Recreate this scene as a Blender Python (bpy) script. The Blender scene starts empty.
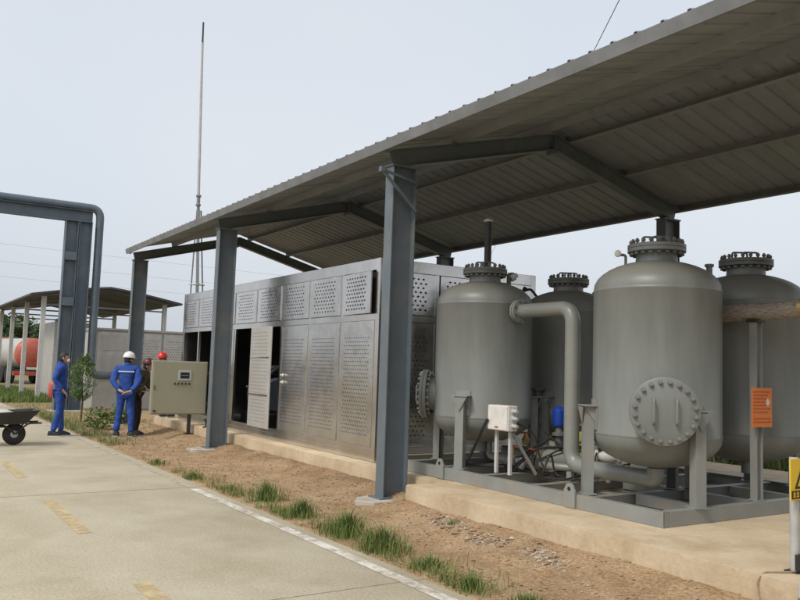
import bpy, bmesh, math, random
from mathutils import Vector, Matrix, Quaternion
R = math.radians
random.seed(7)
SC = bpy.context.scene
COL = SC.collection

# ------------------------------------------------------------------ camera
cam_d = bpy.data.cameras.new('camera')
cam = bpy.data.objects.new('camera', cam_d)
COL.objects.link(cam)
SC.camera = cam
cam_d.sensor_width = 36.0
cam_d.lens = 797.8 / 800 * 36
cam_d.clip_start = 0.05
cam_d.clip_end = 3000
YAW, PITCH, ROLL, EYE = 0.5731, 0.0870, 0.0324, 1.58
_r = Vector((math.cos(YAW), -math.sin(YAW), 0))
_f = Vector((math.sin(YAW), math.cos(YAW), 0))
_F = _f * math.cos(PITCH) + Vector((0, 0, math.sin(PITCH)))
_U = -_f * math.sin(PITCH) + Vector((0, 0, math.cos(PITCH)))
_R2 = _r * math.cos(ROLL) + _U * math.sin(ROLL)
_U2 = -_r * math.sin(ROLL) + _U * math.cos(ROLL)
mw = Matrix.Identity(4)
for i in range(3):
    mw[i][0], mw[i][1], mw[i][2] = _R2[i], _U2[i], -_F[i]
mw[2][3] = EYE
cam.matrix_world = mw

# ------------------------------------------------------------------ light
SUN_AZ = Vector((-0.96, -0.28, 0)).normalized()
SUN_EL = R(49)
w = bpy.data.worlds.new('World')
SC.world = w
w.use_nodes = True
nt = w.node_tree
nt.nodes.clear()
out = nt.nodes.new('ShaderNodeOutputWorld')
sky = nt.nodes.new('ShaderNodeTexSky')
sky.sky_type = 'NISHITA'
sky.sun_disc = False
sky.sun_elevation = SUN_EL
sky.sun_rotation = math.atan2(SUN_AZ.x, SUN_AZ.y)
sky.dust_density = 6
sky.air_density = 1.2
b1 = nt.nodes.new('ShaderNodeBackground')
b1.inputs['Strength'].default_value = 0.05
hs = nt.nodes.new('ShaderNodeHueSaturation')
hs.inputs['Saturation'].default_value = 0.35
nt.links.new(sky.outputs[0], hs.inputs['Color'])
nt.links.new(hs.outputs[0], b1.inputs['Color'])
tcw = nt.nodes.new('ShaderNodeTexCoord')
nzw = nt.nodes.new('ShaderNodeTexNoise')
nzw.inputs['Scale'].default_value = 2.2
nzw.inputs['Detail'].default_value = 4
crw = nt.nodes.new('ShaderNodeValToRGB')
crw.color_ramp.elements[0].position = 0.3
crw.color_ramp.elements[0].color = (0.70, 0.765, 0.86, 1)
crw.color_ramp.elements[1].position = 0.75
crw.color_ramp.elements[1].color = (0.79, 0.825, 0.87, 1)
nt.links.new(tcw.outputs['Generated'], nzw.inputs['Vector'])
nt.links.new(nzw.outputs['Fac'], crw.inputs['Fac'])
b2 = nt.nodes.new('ShaderNodeBackground')
b2.inputs['Strength'].default_value = 0.62
nt.links.new(crw.outputs['Color'], b2.inputs['Color'])
ad = nt.nodes.new('ShaderNodeAddShader')
nt.links.new(b1.outputs[0], ad.inputs[0])
nt.links.new(b2.outputs[0], ad.inputs[1])
nt.links.new(ad.outputs[0], out.inputs['Surface'])

sun_d = bpy.data.lights.new('sun', 'SUN')
sun_d.energy = 1.5
sun_d.angle = R(11)
sun_d.color = (1.0, 0.94, 0.84)
sun = bpy.data.objects.new('sun', sun_d)
COL.objects.link(sun)
sdir = SUN_AZ * math.cos(SUN_EL) + Vector((0, 0, math.sin(SUN_EL)))
sun.rotation_euler = sdir.to_track_quat('Z', 'Y').to_euler()
sun.location = sdir * 40

SC.view_settings.view_transform = 'Standard'
SC.view_settings.look = 'None'
SC.view_settings.gamma = 1
SC.view_settings.exposure = 0.28
SC.view_settings.use_curve_mapping = False


# ------------------------------------------------------------------ materials
def mat(name, c1, c2=None, rough=0.7, metal=0.0, scale=4.0, detail=6.0, bump=0.0, bscale=None,
        spec=0.5, dirt=None, dirt_amt=0.0, dirt_scale=2.0, stretch=None, lo=0.35, hi=0.68, rvar=0.0, trans=None, grain=0.0, gscale=120.0):
    m = bpy.data.materials.new(name)
    m.use_nodes = True
    n = m.node_tree
    L = n.links
    bs = n.nodes['Principled BSDF']
    bs.inputs['Roughness'].default_value = rough
    bs.inputs['Metallic'].default_value = metal
    bs.inputs['Specular IOR Level'].default_value = spec
    c2 = c2 or c1
    tc = n.nodes.new('ShaderNodeTexCoord')
    src = tc.outputs['Object']
    if stretch:
        mp = n.nodes.new('ShaderNodeMapping')
        mp.inputs['Scale'].default_value = stretch
        L.new(src, mp.inputs['Vector'])
        src2 = mp.outputs[0]
    else:
        src2 = src
    nz = n.nodes.new('ShaderNodeTexNoise')
    nz.inputs['Scale'].default_value = scale
    nz.inputs['Detail'].default_value = detail
    nz.inputs['Roughness'].default_value = 0.6
    L.new(src2, nz.inputs['Vector'])
    cr = n.nodes.new('ShaderNodeValToRGB')
    cr.color_ramp.elements[0].position = lo
    cr.color_ramp.elements[0].color = (*c1, 1)
    cr.color_ramp.elements[1].position = hi
    cr.color_ramp.elements[1].color = (*c2, 1)
    L.new(nz.outputs['Fac'], cr.inputs['Fac'])
    col = cr.outputs['Color']
    if dirt:
        nd = n.nodes.new('ShaderNodeTexNoise')
        nd.inputs['Scale'].default_value = dirt_scale
        nd.inputs['Detail'].default_value = 8
        nd.inputs['Roughness'].default_value = 0.65
        L.new(src, nd.inputs['Vector'])
        rp = n.nodes.new('ShaderNodeMapRange')
        rp.inputs['From Min'].default_value = 0.48
        rp.inputs['From Max'].default_value = 0.72
        rp.inputs['To Max'].default_value = dirt_amt
        L.new(nd.outputs['Fac'], rp.inputs['Value'])
        mx = n.nodes.new('ShaderNodeMix')
        mx.data_type = 'RGBA'
        L.new(rp.outputs[0], mx.inputs['Factor'])
        L.new(col, mx.inputs['A'])
        mx.inputs['B'].default_value = (*dirt, 1)
        col = mx.outputs['Result']
    if grain:
        ng = n.nodes.new('ShaderNodeTexNoise')
        ng.inputs['Scale'].default_value = gscale
        ng.inputs['Detail'].default_value = 3
        L.new(src, ng.inputs['Vector'])
        gr = n.nodes.new('ShaderNodeMapRange')
        gr.inputs['From Min'].default_value = 0.3
        gr.inputs['From Max'].default_value = 0.7
        gr.inputs['To Min'].default_value = 1 - grain
        gr.inputs['To Max'].default_value = 1 + grain
        L.new(ng.outputs['Fac'], gr.inputs['Value'])
        vm = n.nodes.new('ShaderNodeVectorMath')
        vm.operation = 'SCALE'
        L.new(col, vm.inputs[0])
        L.new(gr.outputs[0], vm.inputs['Scale'])
        col = vm.outputs[0]
    L.new(col, bs.inputs['Base Color'])
    if rvar:
        mr = n.nodes.new('ShaderNodeMapRange')
        mr.inputs['To Min'].default_value = max(0.02, rough - rvar)
        mr.inputs['To Max'].default_value = rough + rvar
        L.new(nz.outputs['Fac'], mr.inputs['Value'])
        L.new(mr.outputs[0], bs.inputs['Roughness'])
    if bump:
        bn = n.nodes.new('ShaderNodeTexNoise')
        bn.inputs['Scale'].default_value = bscale or scale * 4
        bn.inputs['Detail'].default_value = 5
        L.new(src2, bn.inputs['Vector'])
        bp = n.nodes.new('ShaderNodeBump')
        bp.inputs['Strength'].default_value = 1.0
        bp.inputs['Distance'].default_value = bump
        L.new(bn.outputs['Fac'], bp.inputs['Height'])
        L.new(bp.outputs[0], bs.inputs['Normal'])
    if trans:
        bs.inputs['Transmission Weight'].default_value = trans
    return m


MT = {}
MT['road'] = mat('road_concrete', (0.43, 0.375, 0.265), (0.52, 0.465, 0.345), 0.88, scale=1.1, detail=9, bump=0.0025, bscale=70,
                 dirt=(0.345, 0.285, 0.185), dirt_amt=0.7, dirt_scale=0.9, stretch=(1.2, 0.8, 1), grain=0.16, gscale=45)
MT['platform'] = mat('platform_concrete', (0.44, 0.345, 0.225), (0.55, 0.45, 0.315), 0.9, scale=2.2, detail=8, bump=0.003, bscale=50,
                     dirt=(0.33, 0.225, 0.125), dirt_amt=0.75, dirt_scale=1.7, grain=0.06, gscale=25)
MT['joint'] = mat('joint_filler', (0.22, 0.185, 0.13), (0.33, 0.28, 0.2), 0.95, scale=8)
MT['pad'] = mat('pad_concrete', (0.36, 0.34, 0.29), (0.5, 0.47, 0.41), 0.9, scale=6, bump=0.004, bscale=40,
                dirt=(0.3, 0.21, 0.13), dirt_amt=0.7, dirt_scale=5)
MT['whiteline'] = mat('white_road_paint', (0.47, 0.42, 0.33), (0.68, 0.65, 0.59), 0.8, scale=6, lo=0.38, hi=0.58, bump=0.001, bscale=80)
MT['wornline'] = mat('worn_white_paint', (0.46, 0.41, 0.31), (0.60, 0.57, 0.50), 0.85, scale=7, lo=0.45, hi=0.62)
MT['yellowline'] = mat('yellow_road_paint', (0.58, 0.43, 0.21), (0.48, 0.42, 0.30), 0.8, scale=13, lo=0.42, hi=0.66)
MT['steel'] = mat('blue_grey_paint', (0.102, 0.128, 0.148), (0.125, 0.152, 0.173), 0.45, scale=3, bump=0.0006, bscale=30,
                  dirt=(0.25, 0.22, 0.17), dirt_amt=0.35, dirt_scale=2.5)
MT['portal'] = mat('portal_paint', (0.085, 0.115, 0.145), (0.105, 0.14, 0.17), 0.5, scale=2,
                   dirt=(0.2, 0.2, 0.18), dirt_amt=0.3)
MT['sheet'] = mat('roof_sheet', (0.225, 0.245, 0.265), (0.275, 0.298, 0.32), 0.6, scale=1.5, detail=8,
                  dirt=(0.17, 0.17, 0.165), dirt_amt=0.4, dirt_scale=1.2, stretch=(0.5, 3, 1))
MT['galv'] = mat('galvanised', (0.40, 0.40, 0.385), (0.50, 0.50, 0.485), 0.5, metal=0.1, scale=5,
                 dirt=(0.25, 0.22, 0.17), dirt_amt=0.3)
MT['eave'] = mat('eave_purlin', (0.155, 0.165, 0.175), (0.215, 0.228, 0.24), 0.55, scale=3, dirt=(0.14, 0.13, 0.115), dirt_amt=0.4)
MT['tank'] = mat('tank_paint', (0.158, 0.171, 0.163), (0.200, 0.214, 0.204), 0.45, scale=5.0, detail=7, bump=0.0015, bscale=6, stretch=(1, 1, 0.22),
                 dirt=(0.205, 0.205, 0.185), dirt_amt=0.4, dirt_scale=2.2, rvar=0.1)
def dusty(m, col, amt):
    n = m.node_tree
    bs = n.nodes['Principled BSDF']
    old = bs.inputs['Base Color'].links[0].from_socket
    g = n.nodes.new('ShaderNodeNewGeometry')
    sp = n.nodes.new('ShaderNodeSeparateXYZ')
    n.links.new(g.outputs['Normal'], sp.inputs[0])
    r = n.nodes.new('ShaderNodeMapRange')
    r.inputs['From Min'].default_value = 0.1
    r.inputs['From Max'].default_value = 0.9
    r.inputs['To Max'].default_value = amt
    n.links.new(sp.outputs['Z'], r.inputs['Value'])
    mx = n.nodes.new('ShaderNodeMix')
    mx.data_type = 'RGBA'
    n.links.new(r.outputs[0], mx.inputs['Factor'])
    n.links.new(old, mx.inputs['A'])
    mx.inputs['B'].default_value = (*col, 1)
    n.links.new(mx.outputs['Result'], bs.inputs['Base Color'])


dusty(MT['tank'], (0.195, 0.182, 0.152), 0.7)
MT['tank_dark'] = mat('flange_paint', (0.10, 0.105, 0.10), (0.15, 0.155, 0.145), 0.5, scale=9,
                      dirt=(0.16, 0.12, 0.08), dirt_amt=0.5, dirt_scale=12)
MT['skid'] = mat('skid_paint', (0.205, 0.216, 0.206), (0.25, 0.262, 0.25), 0.5, scale=3, bump=0.0008, bscale=20,
                 dirt=(0.29, 0.23, 0.16), dirt_amt=0.55, dirt_scale=4)
MT['steelplate'] = mat('stainless', (0.66, 0.64, 0.61), (0.76, 0.74, 0.715), 0.24, metal=1.0, scale=2.5, detail=6,
                       bump=0.010, bscale=1.6, dirt=(0.60, 0.56, 0.51), dirt_amt=0.3, dirt_scale=0.8, rvar=0.08)
MT['steelpanel'] = mat('stainless_panel', (0.65, 0.63, 0.60), (0.78, 0.76, 0.735), 0.22, metal=1.0, scale=3.0, detail=6,
                       bump=0.014, bscale=2.0, dirt=(0.60, 0.55, 0.49), dirt_amt=0.4, dirt_scale=1.3, rvar=0.09)
MT['leaf_alu'] = mat('dull_aluminium', (0.46, 0.455, 0.43), (0.56, 0.55, 0.52), 0.5, metal=0.35, scale=4, bump=0.004, bscale=4, dirt=(0.4, 0.35, 0.28), dirt_amt=0.4)
MT['hole'] = mat('dark_slot', (0.012, 0.011, 0.010), rough=0.9)
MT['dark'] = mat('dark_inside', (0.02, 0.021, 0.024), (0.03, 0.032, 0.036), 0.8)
MT['black'] = mat('black_rubber', (0.012, 0.012, 0.012), (0.025, 0.024, 0.022), 0.7, scale=8, bump=0.001)
MT['blackmetal'] = mat('black_metal', (0.018, 0.018, 0.018), (0.035, 0.032, 0.03), 0.5, scale=6)
MT['cab'] = mat('cabinet_paint', (0.285, 0.285, 0.205), (0.315, 0.313, 0.23), 0.45, scale=2, bump=0.0012, bscale=2.5,
                dirt=(0.30, 0.26, 0.17), dirt_amt=0.3, dirt_scale=2)
MT['cabgrey'] = mat('bezel_grey', (0.42, 0.43, 0.42), rough=0.4)
MT['screen'] = mat('screen_glass', (0.03, 0.035, 0.04), rough=0.15)
MT['white'] = mat('white_paint', (0.62, 0.61, 0.58), (0.72, 0.71, 0.68), 0.45, scale=6, dirt=(0.4, 0.34, 0.26), dirt_amt=0.4, dirt_scale=7)
MT['whitepost'] = mat('pale_post', (0.46, 0.46, 0.44), (0.56, 0.56, 0.54), 0.6, scale=3)
MT['wrap'] = mat('brown_wrap', (0.20, 0.165, 0.13), (0.40, 0.35, 0.30), 0.22, scale=14, detail=6, stretch=(1, 1.2, 6), bump=0.006, bscale=16)
MT['orange'] = mat('orange_board', (0.62, 0.17, 0.035), (0.68, 0.21, 0.05), 0.5, scale=5)
MT['orangeink'] = mat('sign_ink', (0.43, 0.105, 0.022), rough=0.6)
MT['yellow'] = mat('yellow_board', (0.80, 0.55, 0.02), (0.75, 0.50, 0.03), 0.5, scale=5)
MT['ink'] = mat('black_ink', (0.03, 0.018, 0.014), rough=0.6)
MT['blue'] = mat('blue_cloth', (0.014, 0.050, 0.25), (0.030, 0.085, 0.36), 0.9, scale=11, bump=0.02, bscale=11)
MT['camo'] = mat('brown_cloth', (0.045, 0.038, 0.026), (0.16, 0.13, 0.085), 0.9, scale=14, lo=0.42, hi=0.55, bump=0.005, bscale=14)
MT['darkcloth'] = mat('dark_cloth', (0.018, 0.018, 0.022), (0.035, 0.034, 0.036), 0.9, scale=8, bump=0.005, bscale=14)
MT['skin'] = mat('skin', (0.42, 0.24, 0.15), (0.47, 0.28, 0.18), 0.55, scale=12)
MT['hair'] = mat('hair', (0.010, 0.009, 0.008), (0.022, 0.018, 0.015), 0.6, scale=30)
MT['helmetw'] = mat('white_helmet', (0.76, 0.75, 0.74), rough=0.3)
MT['helmetr'] = mat('red_helmet', (0.62, 0.035, 0.03), rough=0.3)
MT['helmetd'] = mat('dark_red_helmet', (0.085, 0.012, 0.014), rough=0.45)
MT['stripe'] = mat('reflective', (0.45, 0.52, 0.62), rough=0.4)
MT['shoe'] = mat('shoe', (0.02, 0.022, 0.03), rough=0.6)
MT['sole'] = mat('sole_white', (0.6, 0.6, 0.58), rough=0.6)
MT['red'] = mat('red_paint', (0.40, 0.06, 0.04), (0.50, 0.11, 0.07), 0.5, scale=3, dirt=(0.36, 0.22, 0.17), dirt_amt=0.6)
MT['greyshell'] = mat('grey_shell', (0.36, 0.355, 0.335), (0.43, 0.42, 0.40), 0.45, scale=3, dirt=(0.3, 0.26, 0.2), dirt_amt=0.4)
MT['bluepaint'] = mat('blue_paint', (0.01, 0.05, 0.34), rough=0.4)
MT['greenpaint'] = mat('olive_yellow', (0.28, 0.30, 0.05), rough=0.5)
MT['brass'] = mat('brass', (0.5, 0.36, 0.16), rough=0.4, metal=0.6)
MT['pipe'] = mat('pipe_paint', (0.205, 0.215, 0.20), (0.24, 0.25, 0.232), 0.36, scale=4, dirt=(0.25, 0.2, 0.14), dirt_amt=0.35, dirt_scale=5)
MT['stone'] = mat('stone', (0.38, 0.315, 0.24), (0.56, 0.51, 0.45), 0.9, scale=14, bump=0.004)
MT['clod'] = mat('clod', (0.27, 0.18, 0.105), (0.37, 0.265, 0.165), 0.95, scale=12, bump=0.006)
MT['sack'] = mat('sack', (0.5, 0.5, 0.47), (0.6, 0.6, 0.56), 0.8, scale=8, bump=0.01)
MT['bark'] = mat('bark', (0.09, 0.065, 0.045), (0.15, 0.115, 0.08), 0.9, scale=12, bump=0.01)
MT['wire'] = mat('wire', (0.06, 0.05, 0.05), rough=0.6)
MT['roofdark'] = mat('old_roof', (0.040, 0.042, 0.046), (0.06, 0.062, 0.066), 0.6, scale=2)


def flaked(m, lo, hi, scale):
    n = m.node_tree
    bs = n.nodes['Principled BSDF']
    nz = n.nodes.new('ShaderNodeTexNoise')
    nz.inputs['Scale'].default_value = scale
    nz.inputs['Detail'].default_value = 9
    nz.inputs['Roughness'].default_value = 0.7
    n.links.new(n.nodes['Texture Coordinate'].outputs['Object'], nz.inputs['Vector'])
    r = n.nodes.new('ShaderNodeMapRange')
    r.inputs['From Min'].default_value = lo
    r.inputs['From Max'].default_value = hi
    n.links.new(nz.outputs['Fac'], r.inputs['Value'])
    n.links.new(r.outputs[0], bs.inputs['Alpha'])


flaked(MT['yellowline'], 0.18, 0.60, 6)
flaked(MT['whiteline'], 0.22, 0.52, 8)
flaked(MT['wornline'], 0.44, 0.62, 6)


def leafmat(name, a, b):
    m = mat(name, a, b, 0.6, scale=2.5, detail=3)
    m.node_tree.nodes['Principled BSDF'].inputs['Specular IOR Level'].default_value = 0.25
    return m


MT['grass'] = leafmat('grass_blades', (0.07, 0.13, 0.03), (0.20, 0.24, 0.07))
MT['drygrass'] = leafmat('dry_grass', (0.30, 0.24, 0.10), (0.22, 0.22, 0.07))
MT['leaf'] = leafmat('leaf', (0.06, 0.115, 0.028), (0.14, 0.20, 0.055))
MT['needle'] = leafmat('needle', (0.09, 0.17, 0.04), (0.20, 0.29, 0.085))
MT['farleaf'] = leafmat('far_leaf', (0.06, 0.10, 0.045), (0.11, 0.15, 0.075))


# bare soil that turns to rough grass away from the yard
def ground_mat():
    m = mat('soil', (0.275, 0.172, 0.087), (0.405, 0.275, 0.155), 0.95, scale=3.2, detail=12, bump=0.03, bscale=26,
            dirt=(0.43, 0.32, 0.20), dirt_amt=0.7, dirt_scale=1.4, grain=0.28, gscale=38)
    n = m.node_tree
    L = n.links
    bs = n.nodes['Principled BSDF']
    old = bs.inputs['Base Color'].links[0].from_socket
    tc = n.nodes['Texture Coordinate']
    nz = n.nodes.new('ShaderNodeTexNoise')
    nz.inputs['Scale'].default_value = 0.35
    nz.inputs['Detail'].default_value = 6
    L.new(tc.outputs['Object'], nz.inputs['Vector'])
    sep = n.nodes.new('ShaderNodeSeparateXYZ')
    L.new(tc.outputs['Object'], sep.inputs[0])

    def rng(sock, a, b, o):
        r = n.nodes.new('ShaderNodeMapRange')
        r.inputs['From Min'].default_value = a
        r.inputs['From Max'].default_value = b
        r.inputs['To Max'].default_value = o
        L.new(sock, r.inputs['Value'])
        return r.outputs[0]
    m1 = n.nodes.new('ShaderNodeMath')
    m1.operation = 'MAXIMUM'
    L.new(rng(sep.outputs['X'], 11.3, 13.5, 0.55), m1.inputs[0])
    L.new(rng(sep.outputs['Y'], 22, 34, 0.45), m1.inputs[1])
    m2 = n.nodes.new('ShaderNodeMath')
    m2.operation = 'MULTIPLY_ADD'
    L.new(nz.outputs['Fac'], m2.inputs[0])
    m2.inputs[1].default_value = 1.6
    m2.inputs[2].default_value = -0.75
    m3 = n.nodes.new('ShaderNodeMath')
    m3.operation = 'ADD'
    m3.use_clamp = True
    L.new(m1.outputs[0], m3.inputs[0])
    L.new(m2.outputs[0], m3.inputs[1])
    m4 = n.nodes.new('ShaderNodeMath')
    m4.operation = 'MULTIPLY'
    m4.use_clamp = True
    L.new(m3.outputs[0], m4.inputs[0])
    m5 = n.nodes.new('ShaderNodeMath')
    m5.operation = 'MULTIPLY'
    m5.use_clamp = True
    m5.inputs[1].default_value = 3.0
    L.new(m1.outputs[0], m5.inputs[0])
    L.new(m5.outputs[0], m4.inputs[1])
    mx = n.nodes.new('ShaderNodeMix')
    mx.data_type = 'RGBA'
    L.new(m4.outputs[0], mx.inputs['Factor'])
    L.new(old, mx.inputs['A'])
    mx.inputs['B'].default_value = (0.09, 0.125, 0.04, 1)
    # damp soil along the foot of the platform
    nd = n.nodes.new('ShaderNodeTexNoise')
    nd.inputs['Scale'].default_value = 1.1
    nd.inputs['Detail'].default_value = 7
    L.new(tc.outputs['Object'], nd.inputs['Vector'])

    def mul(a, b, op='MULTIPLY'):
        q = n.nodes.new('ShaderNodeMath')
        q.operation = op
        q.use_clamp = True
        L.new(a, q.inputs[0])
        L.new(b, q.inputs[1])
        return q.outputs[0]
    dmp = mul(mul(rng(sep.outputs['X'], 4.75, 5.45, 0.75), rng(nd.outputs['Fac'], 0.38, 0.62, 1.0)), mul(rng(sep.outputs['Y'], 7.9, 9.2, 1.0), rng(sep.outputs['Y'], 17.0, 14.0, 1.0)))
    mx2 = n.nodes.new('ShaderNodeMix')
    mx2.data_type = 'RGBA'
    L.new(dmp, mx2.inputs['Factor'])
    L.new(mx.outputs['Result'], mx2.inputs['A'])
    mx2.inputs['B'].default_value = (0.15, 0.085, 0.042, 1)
    L.new(mx2.outputs['Result'], bs.inputs['Base Color'])
    return m


MT['ground'] = ground_mat()


# ------------------------------------------------------------------ mesh helpers
def perp(d):
    d = d.normalized()
    a = Vector((0, 0, 1)) if abs(d.z) < 0.9 else Vector((1, 0, 0))
    u = d.cross(a).normalized()
    return u, d.cross(u).normalized()


class MB:
    def __init__(s):
        s.v, s.f = [], []

    def add(s, vs, fs):
        o = len(s.v)
        s.v += [tuple(p) for p in vs]
        s.f += [tuple(i + o for i in q) for q in fs]
        return s

    def box(s, x0, x1, y0, y1, z0, z1):
        vs = [(x, y, z) for z in (z0, z1) for (x, y) in ((x0, y0), (x1, y0), (x1, y1), (x0, y1))]
        return s.add(vs, [(3, 2, 1, 0), (4, 5, 6, 7), (0, 1, 5, 4), (1, 2, 6, 5), (2, 3, 7, 6), (3, 0, 4, 7)])

    def obox(s, c, ax, ay, az):
        """box about c with half-axis vectors"""
        c, ax, ay, az = Vector(c), Vector(ax), Vector(ay), Vector(az)
        vs = [c + ax * i + ay * j + az * k for k in (-1, 1) for (i, j) in ((-1, -1), (1, -1), (1, 1), (-1, 1))]
        return s.add(vs, [(3, 2, 1, 0), (4, 5, 6, 7), (0, 1, 5, 4), (1, 2, 6, 5), (2, 3, 7, 6), (3, 0, 4, 7)])

    def bar(s, p0, p1, w, h, side=None):
        p0, p1 = Vector(p0), Vector(p1)
        d = p1 - p0
        if side is None:
            u, v = perp(d)
        else:
            u = Vector(side).normalized()
            v = d.normalized().cross(u).normalized()
        return s.obox((p0 + p1) / 2, u * w / 2, v * h / 2, d / 2)

    def hbeam(s, p0, p1, depth, width, dvec, tf=0.012, tw=0.009):
        """H section: flanges face +-dvec"""
        p0, p1 = Vector(p0), Vector(p1)
        d = p1 - p0
        dv = Vector(dvec)
        dv = (dv - d.normalized() * dv.dot(d.normalized())).normalized()
        wv = d.normalized().cross(dv)
        c = (p0 + p1) / 2
        for k in (-1, 1):
            s.obox(c + dv * k * (depth / 2 - tf / 2), dv * tf / 2, wv * width / 2, d / 2)
        s.obox(c, dv * (depth / 2 - tf - 0.0005), wv * tw / 2, d / 2)
        return s

    def tube(s, pts, r, n=10, cap=True):
        pts = [Vector(p) for p in pts]
        rs = r if isinstance(r, (list, tuple)) else [r] * len(pts)
        o = len(s.v)
        t0 = (pts[1] - pts[0]).normalized()
        u, v = perp(t0)
        for i, p in enumerate(pts):
            if i == 0:
                t = pts[1] - pts[0]
            elif i == len(pts) - 1:
                t = pts[-1] - pts[-2]
            else:
                t = (pts[i + 1] - pts[i]).normalized() + (pts[i] - pts[i - 1]).normalized()
            t = t.normalized()
            q = t0.rotation_difference(t)
            u, v = q @ u, q @ v
            t0 = t
            for k in range(n):
                a = 2 * math.pi * k / n
                s.v.append(tuple(p + (u * math.cos(a) + v * math.sin(a)) * rs[i]))
        for i in range(len(pts) - 1):
            for k in range(n):
                a, b = o + i * n + k, o + i * n + (k + 1) % n
                s.f.append((a, b, b + n, a + n))
        if cap:
            s.f.append(tuple(o + k for k in reversed(range(n))))
            e = o + (len(pts) - 1) * n
            s.f.append(tuple(e + k for k in range(n)))
        return s

    def cyl(s, p0, p1, r, n=16, r2=None):
        return s.tube([p0, p1], [r, r if r2 is None else r2], n)

    def lathe(s, prof, n=32, c=(0, 0, 0), axis=(0, 0, 1)):
        """profile of (r, h)"""
        ax = Vector(axis).normalized()
        u, v = perp(ax)
        c = Vector(c)
        o = len(s.v)
        for (r, h) in prof:
            for k in range(n):
                a = 2 * math.pi * k / n
                s.v.append(tuple(c + ax * h + (u * math.cos(a) + v * math.sin(a)) * max(r, 1e-4)))
        for i in range(len(prof) - 1):
            for k in range(n):
                a, b = o + i * n + k, o + i * n + (k + 1) % n
                s.f.append((a, b, b + n, a + n))
        s.f.append(tuple(o + k for k in reversed(range(n))))
        e = o + (len(prof) - 1) * n
        s.f.append(tuple(e + k for k in range(n)))
        return s

    def prism(s, poly, ext):
        """extrude a polygon of 3-D points by ext"""
        ext = Vector(ext)
        n = len(poly)
        vs = [Vector(p) for p in poly]
        vs = vs + [p + ext for p in vs]
        fs = [tuple(reversed(range(n))), tuple(range(n, 2 * n))]
        fs += [(i, (i + 1) % n, n + (i + 1) % n, n + i) for i in range(n)]
        return s.add(vs, fs)

    def ball(s, c, rx, ry=None, rz=None, nu=14, nv=9):
        ry = ry or rx
        rz = rz or rx
        c = Vector(c)
        vs = [c + Vector((0, 0, -rz))]
        for j in range(1, nv):
            t = -math.pi / 2 + math.pi * j / nv
            for k in range(nu):
                a = 2 * math.pi * k / nu
                vs.append(c + Vector((rx * math.cos(t) * math.cos(a), ry * math.cos(t) * math.sin(a), rz * math.sin(t))))
        vs.append(c + Vector((0, 0, rz)))
        fs = []
        for k in range(nu):
            fs.append((0, 1 + (k + 1) % nu, 1 + k))
            for j in range(nv - 2):
                a, b = 1 + j * nu + k, 1 + j * nu + (k + 1) % nu
                fs.append((a, b, b + nu, a + nu))
            fs.append((len(vs) - 1, 1 + (nv - 2) * nu + k, 1 + (nv - 2) * nu + (k + 1) % nu))
        return s.add(vs, fs)

    def mesh(s, name, smooth=35):
        me = bpy.data.meshes.new(name)
        me.from_pydata(s.v, [], s.f)
        bm = bmesh.new()
        bm.from_mesh(me)
        bmesh.ops.recalc_face_normals(bm, faces=bm.faces)
        bm.to_mesh(me)
        bm.free()
        if smooth:
            me.polygons.foreach_set('use_smooth', [True] * len(me.polygons))
            me.set_sharp_from_angle(angle=R(smooth))
        return me

    def build(s, name, m, parent=None, smooth=35, bevel=0, kind=None):
        me = s.mesh(name, smooth)
        me.materials.append(MT[m])
        return put(name, me, parent, bevel, kind)


def put(name, me, parent=None, bevel=0, kind=None):
    o = bpy.data.objects.new(name, me)
    COL.objects.link(o)
    if parent:
        o.parent = parent
    if bevel:
        b = o.modifiers.new('bevel', 'BEVEL')
        b.width = bevel
        b.segments = 2
        b.limit_method = 'ANGLE'
        b.angle_limit = R(50)
    if kind:
        o['kind'] = kind
    return o


def tag(o, label, cat, group=None):
    o['label'] = label
    o['category'] = cat
    if group:
        o['group'] = group
    return o


def thing(name, label, cat, loc=(0, 0, 0), rz=0, group=None):
    o = bpy.data.objects.new(name, None)
    COL.objects.link(o)
    o.empty_display_size = 0.1
    o.location = loc
    o.rotation_euler = (0, 0, rz)
    return tag(o, label, cat, group)


def arc(c, r, a0, a1, u, v, n=7):
    """points on an arc around c in the plane u, v"""
    c, u, v = Vector(c), Vector(u), Vector(v)
    return [c + (u * math.cos(a0 + (a1 - a0) * i / n) + v * math.sin(a0 + (a1 - a0) * i / n)) * r for i in range(n + 1)]


def bend(pts, r, n=6):
    """round the corners of a polyline"""
    pts = [Vector(p) for p in pts]
    o = [pts[0]]
    for i in range(1, len(pts) - 1):
        a, b, c = pts[i - 1], pts[i], pts[i + 1]
        d1, d2 = (a - b), (c - b)
        k = min(r, d1.length * 0.49, d2.length * 0.49)
        p, q = b + d1.normalized() * k, b + d2.normalized() * k
        for j in range(n + 1):
            t = j / n
            o.append(p * (1 - t) ** 2 + b * 2 * t * (1 - t) + q * t * t)
    o.append(pts[-1])
    return o


def sstep(a, b, x):
    t = max(0, min(1, (x - a) / (b - a)))
    return t * t * (3 - 2 * t)


from mathutils import noise as mnoise

PLAT = 0.28


def gz(x, y):
    """height of the soil"""
    if x < 3.58:
        return -0.06
    edge = 5.12 if y < 7.7 else 5.60
    far = sstep(19.5, 21.5, y)
    mound = 0.115 * sstep(edge - 0.85, edge, x) * (1 - far)
    n = mnoise.fractal(Vector((x * 1.6, y * 1.6, 3.1)), 1.0, 2.0, 5) * 0.022
    n += mnoise.noise(Vector((x * 7, y * 7, 1))) * 0.008 + mnoise.noise(Vector((x * 19, y * 19, 5))) * 0.004
    k = sstep(3.62, 3.9, x)
    h = -0.012 + mound + n * (0.25 + 0.75 * k)
    if x > edge + 0.12 and y < 19.6 and x < 11.4:
        h = -0.05
    return h


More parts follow.
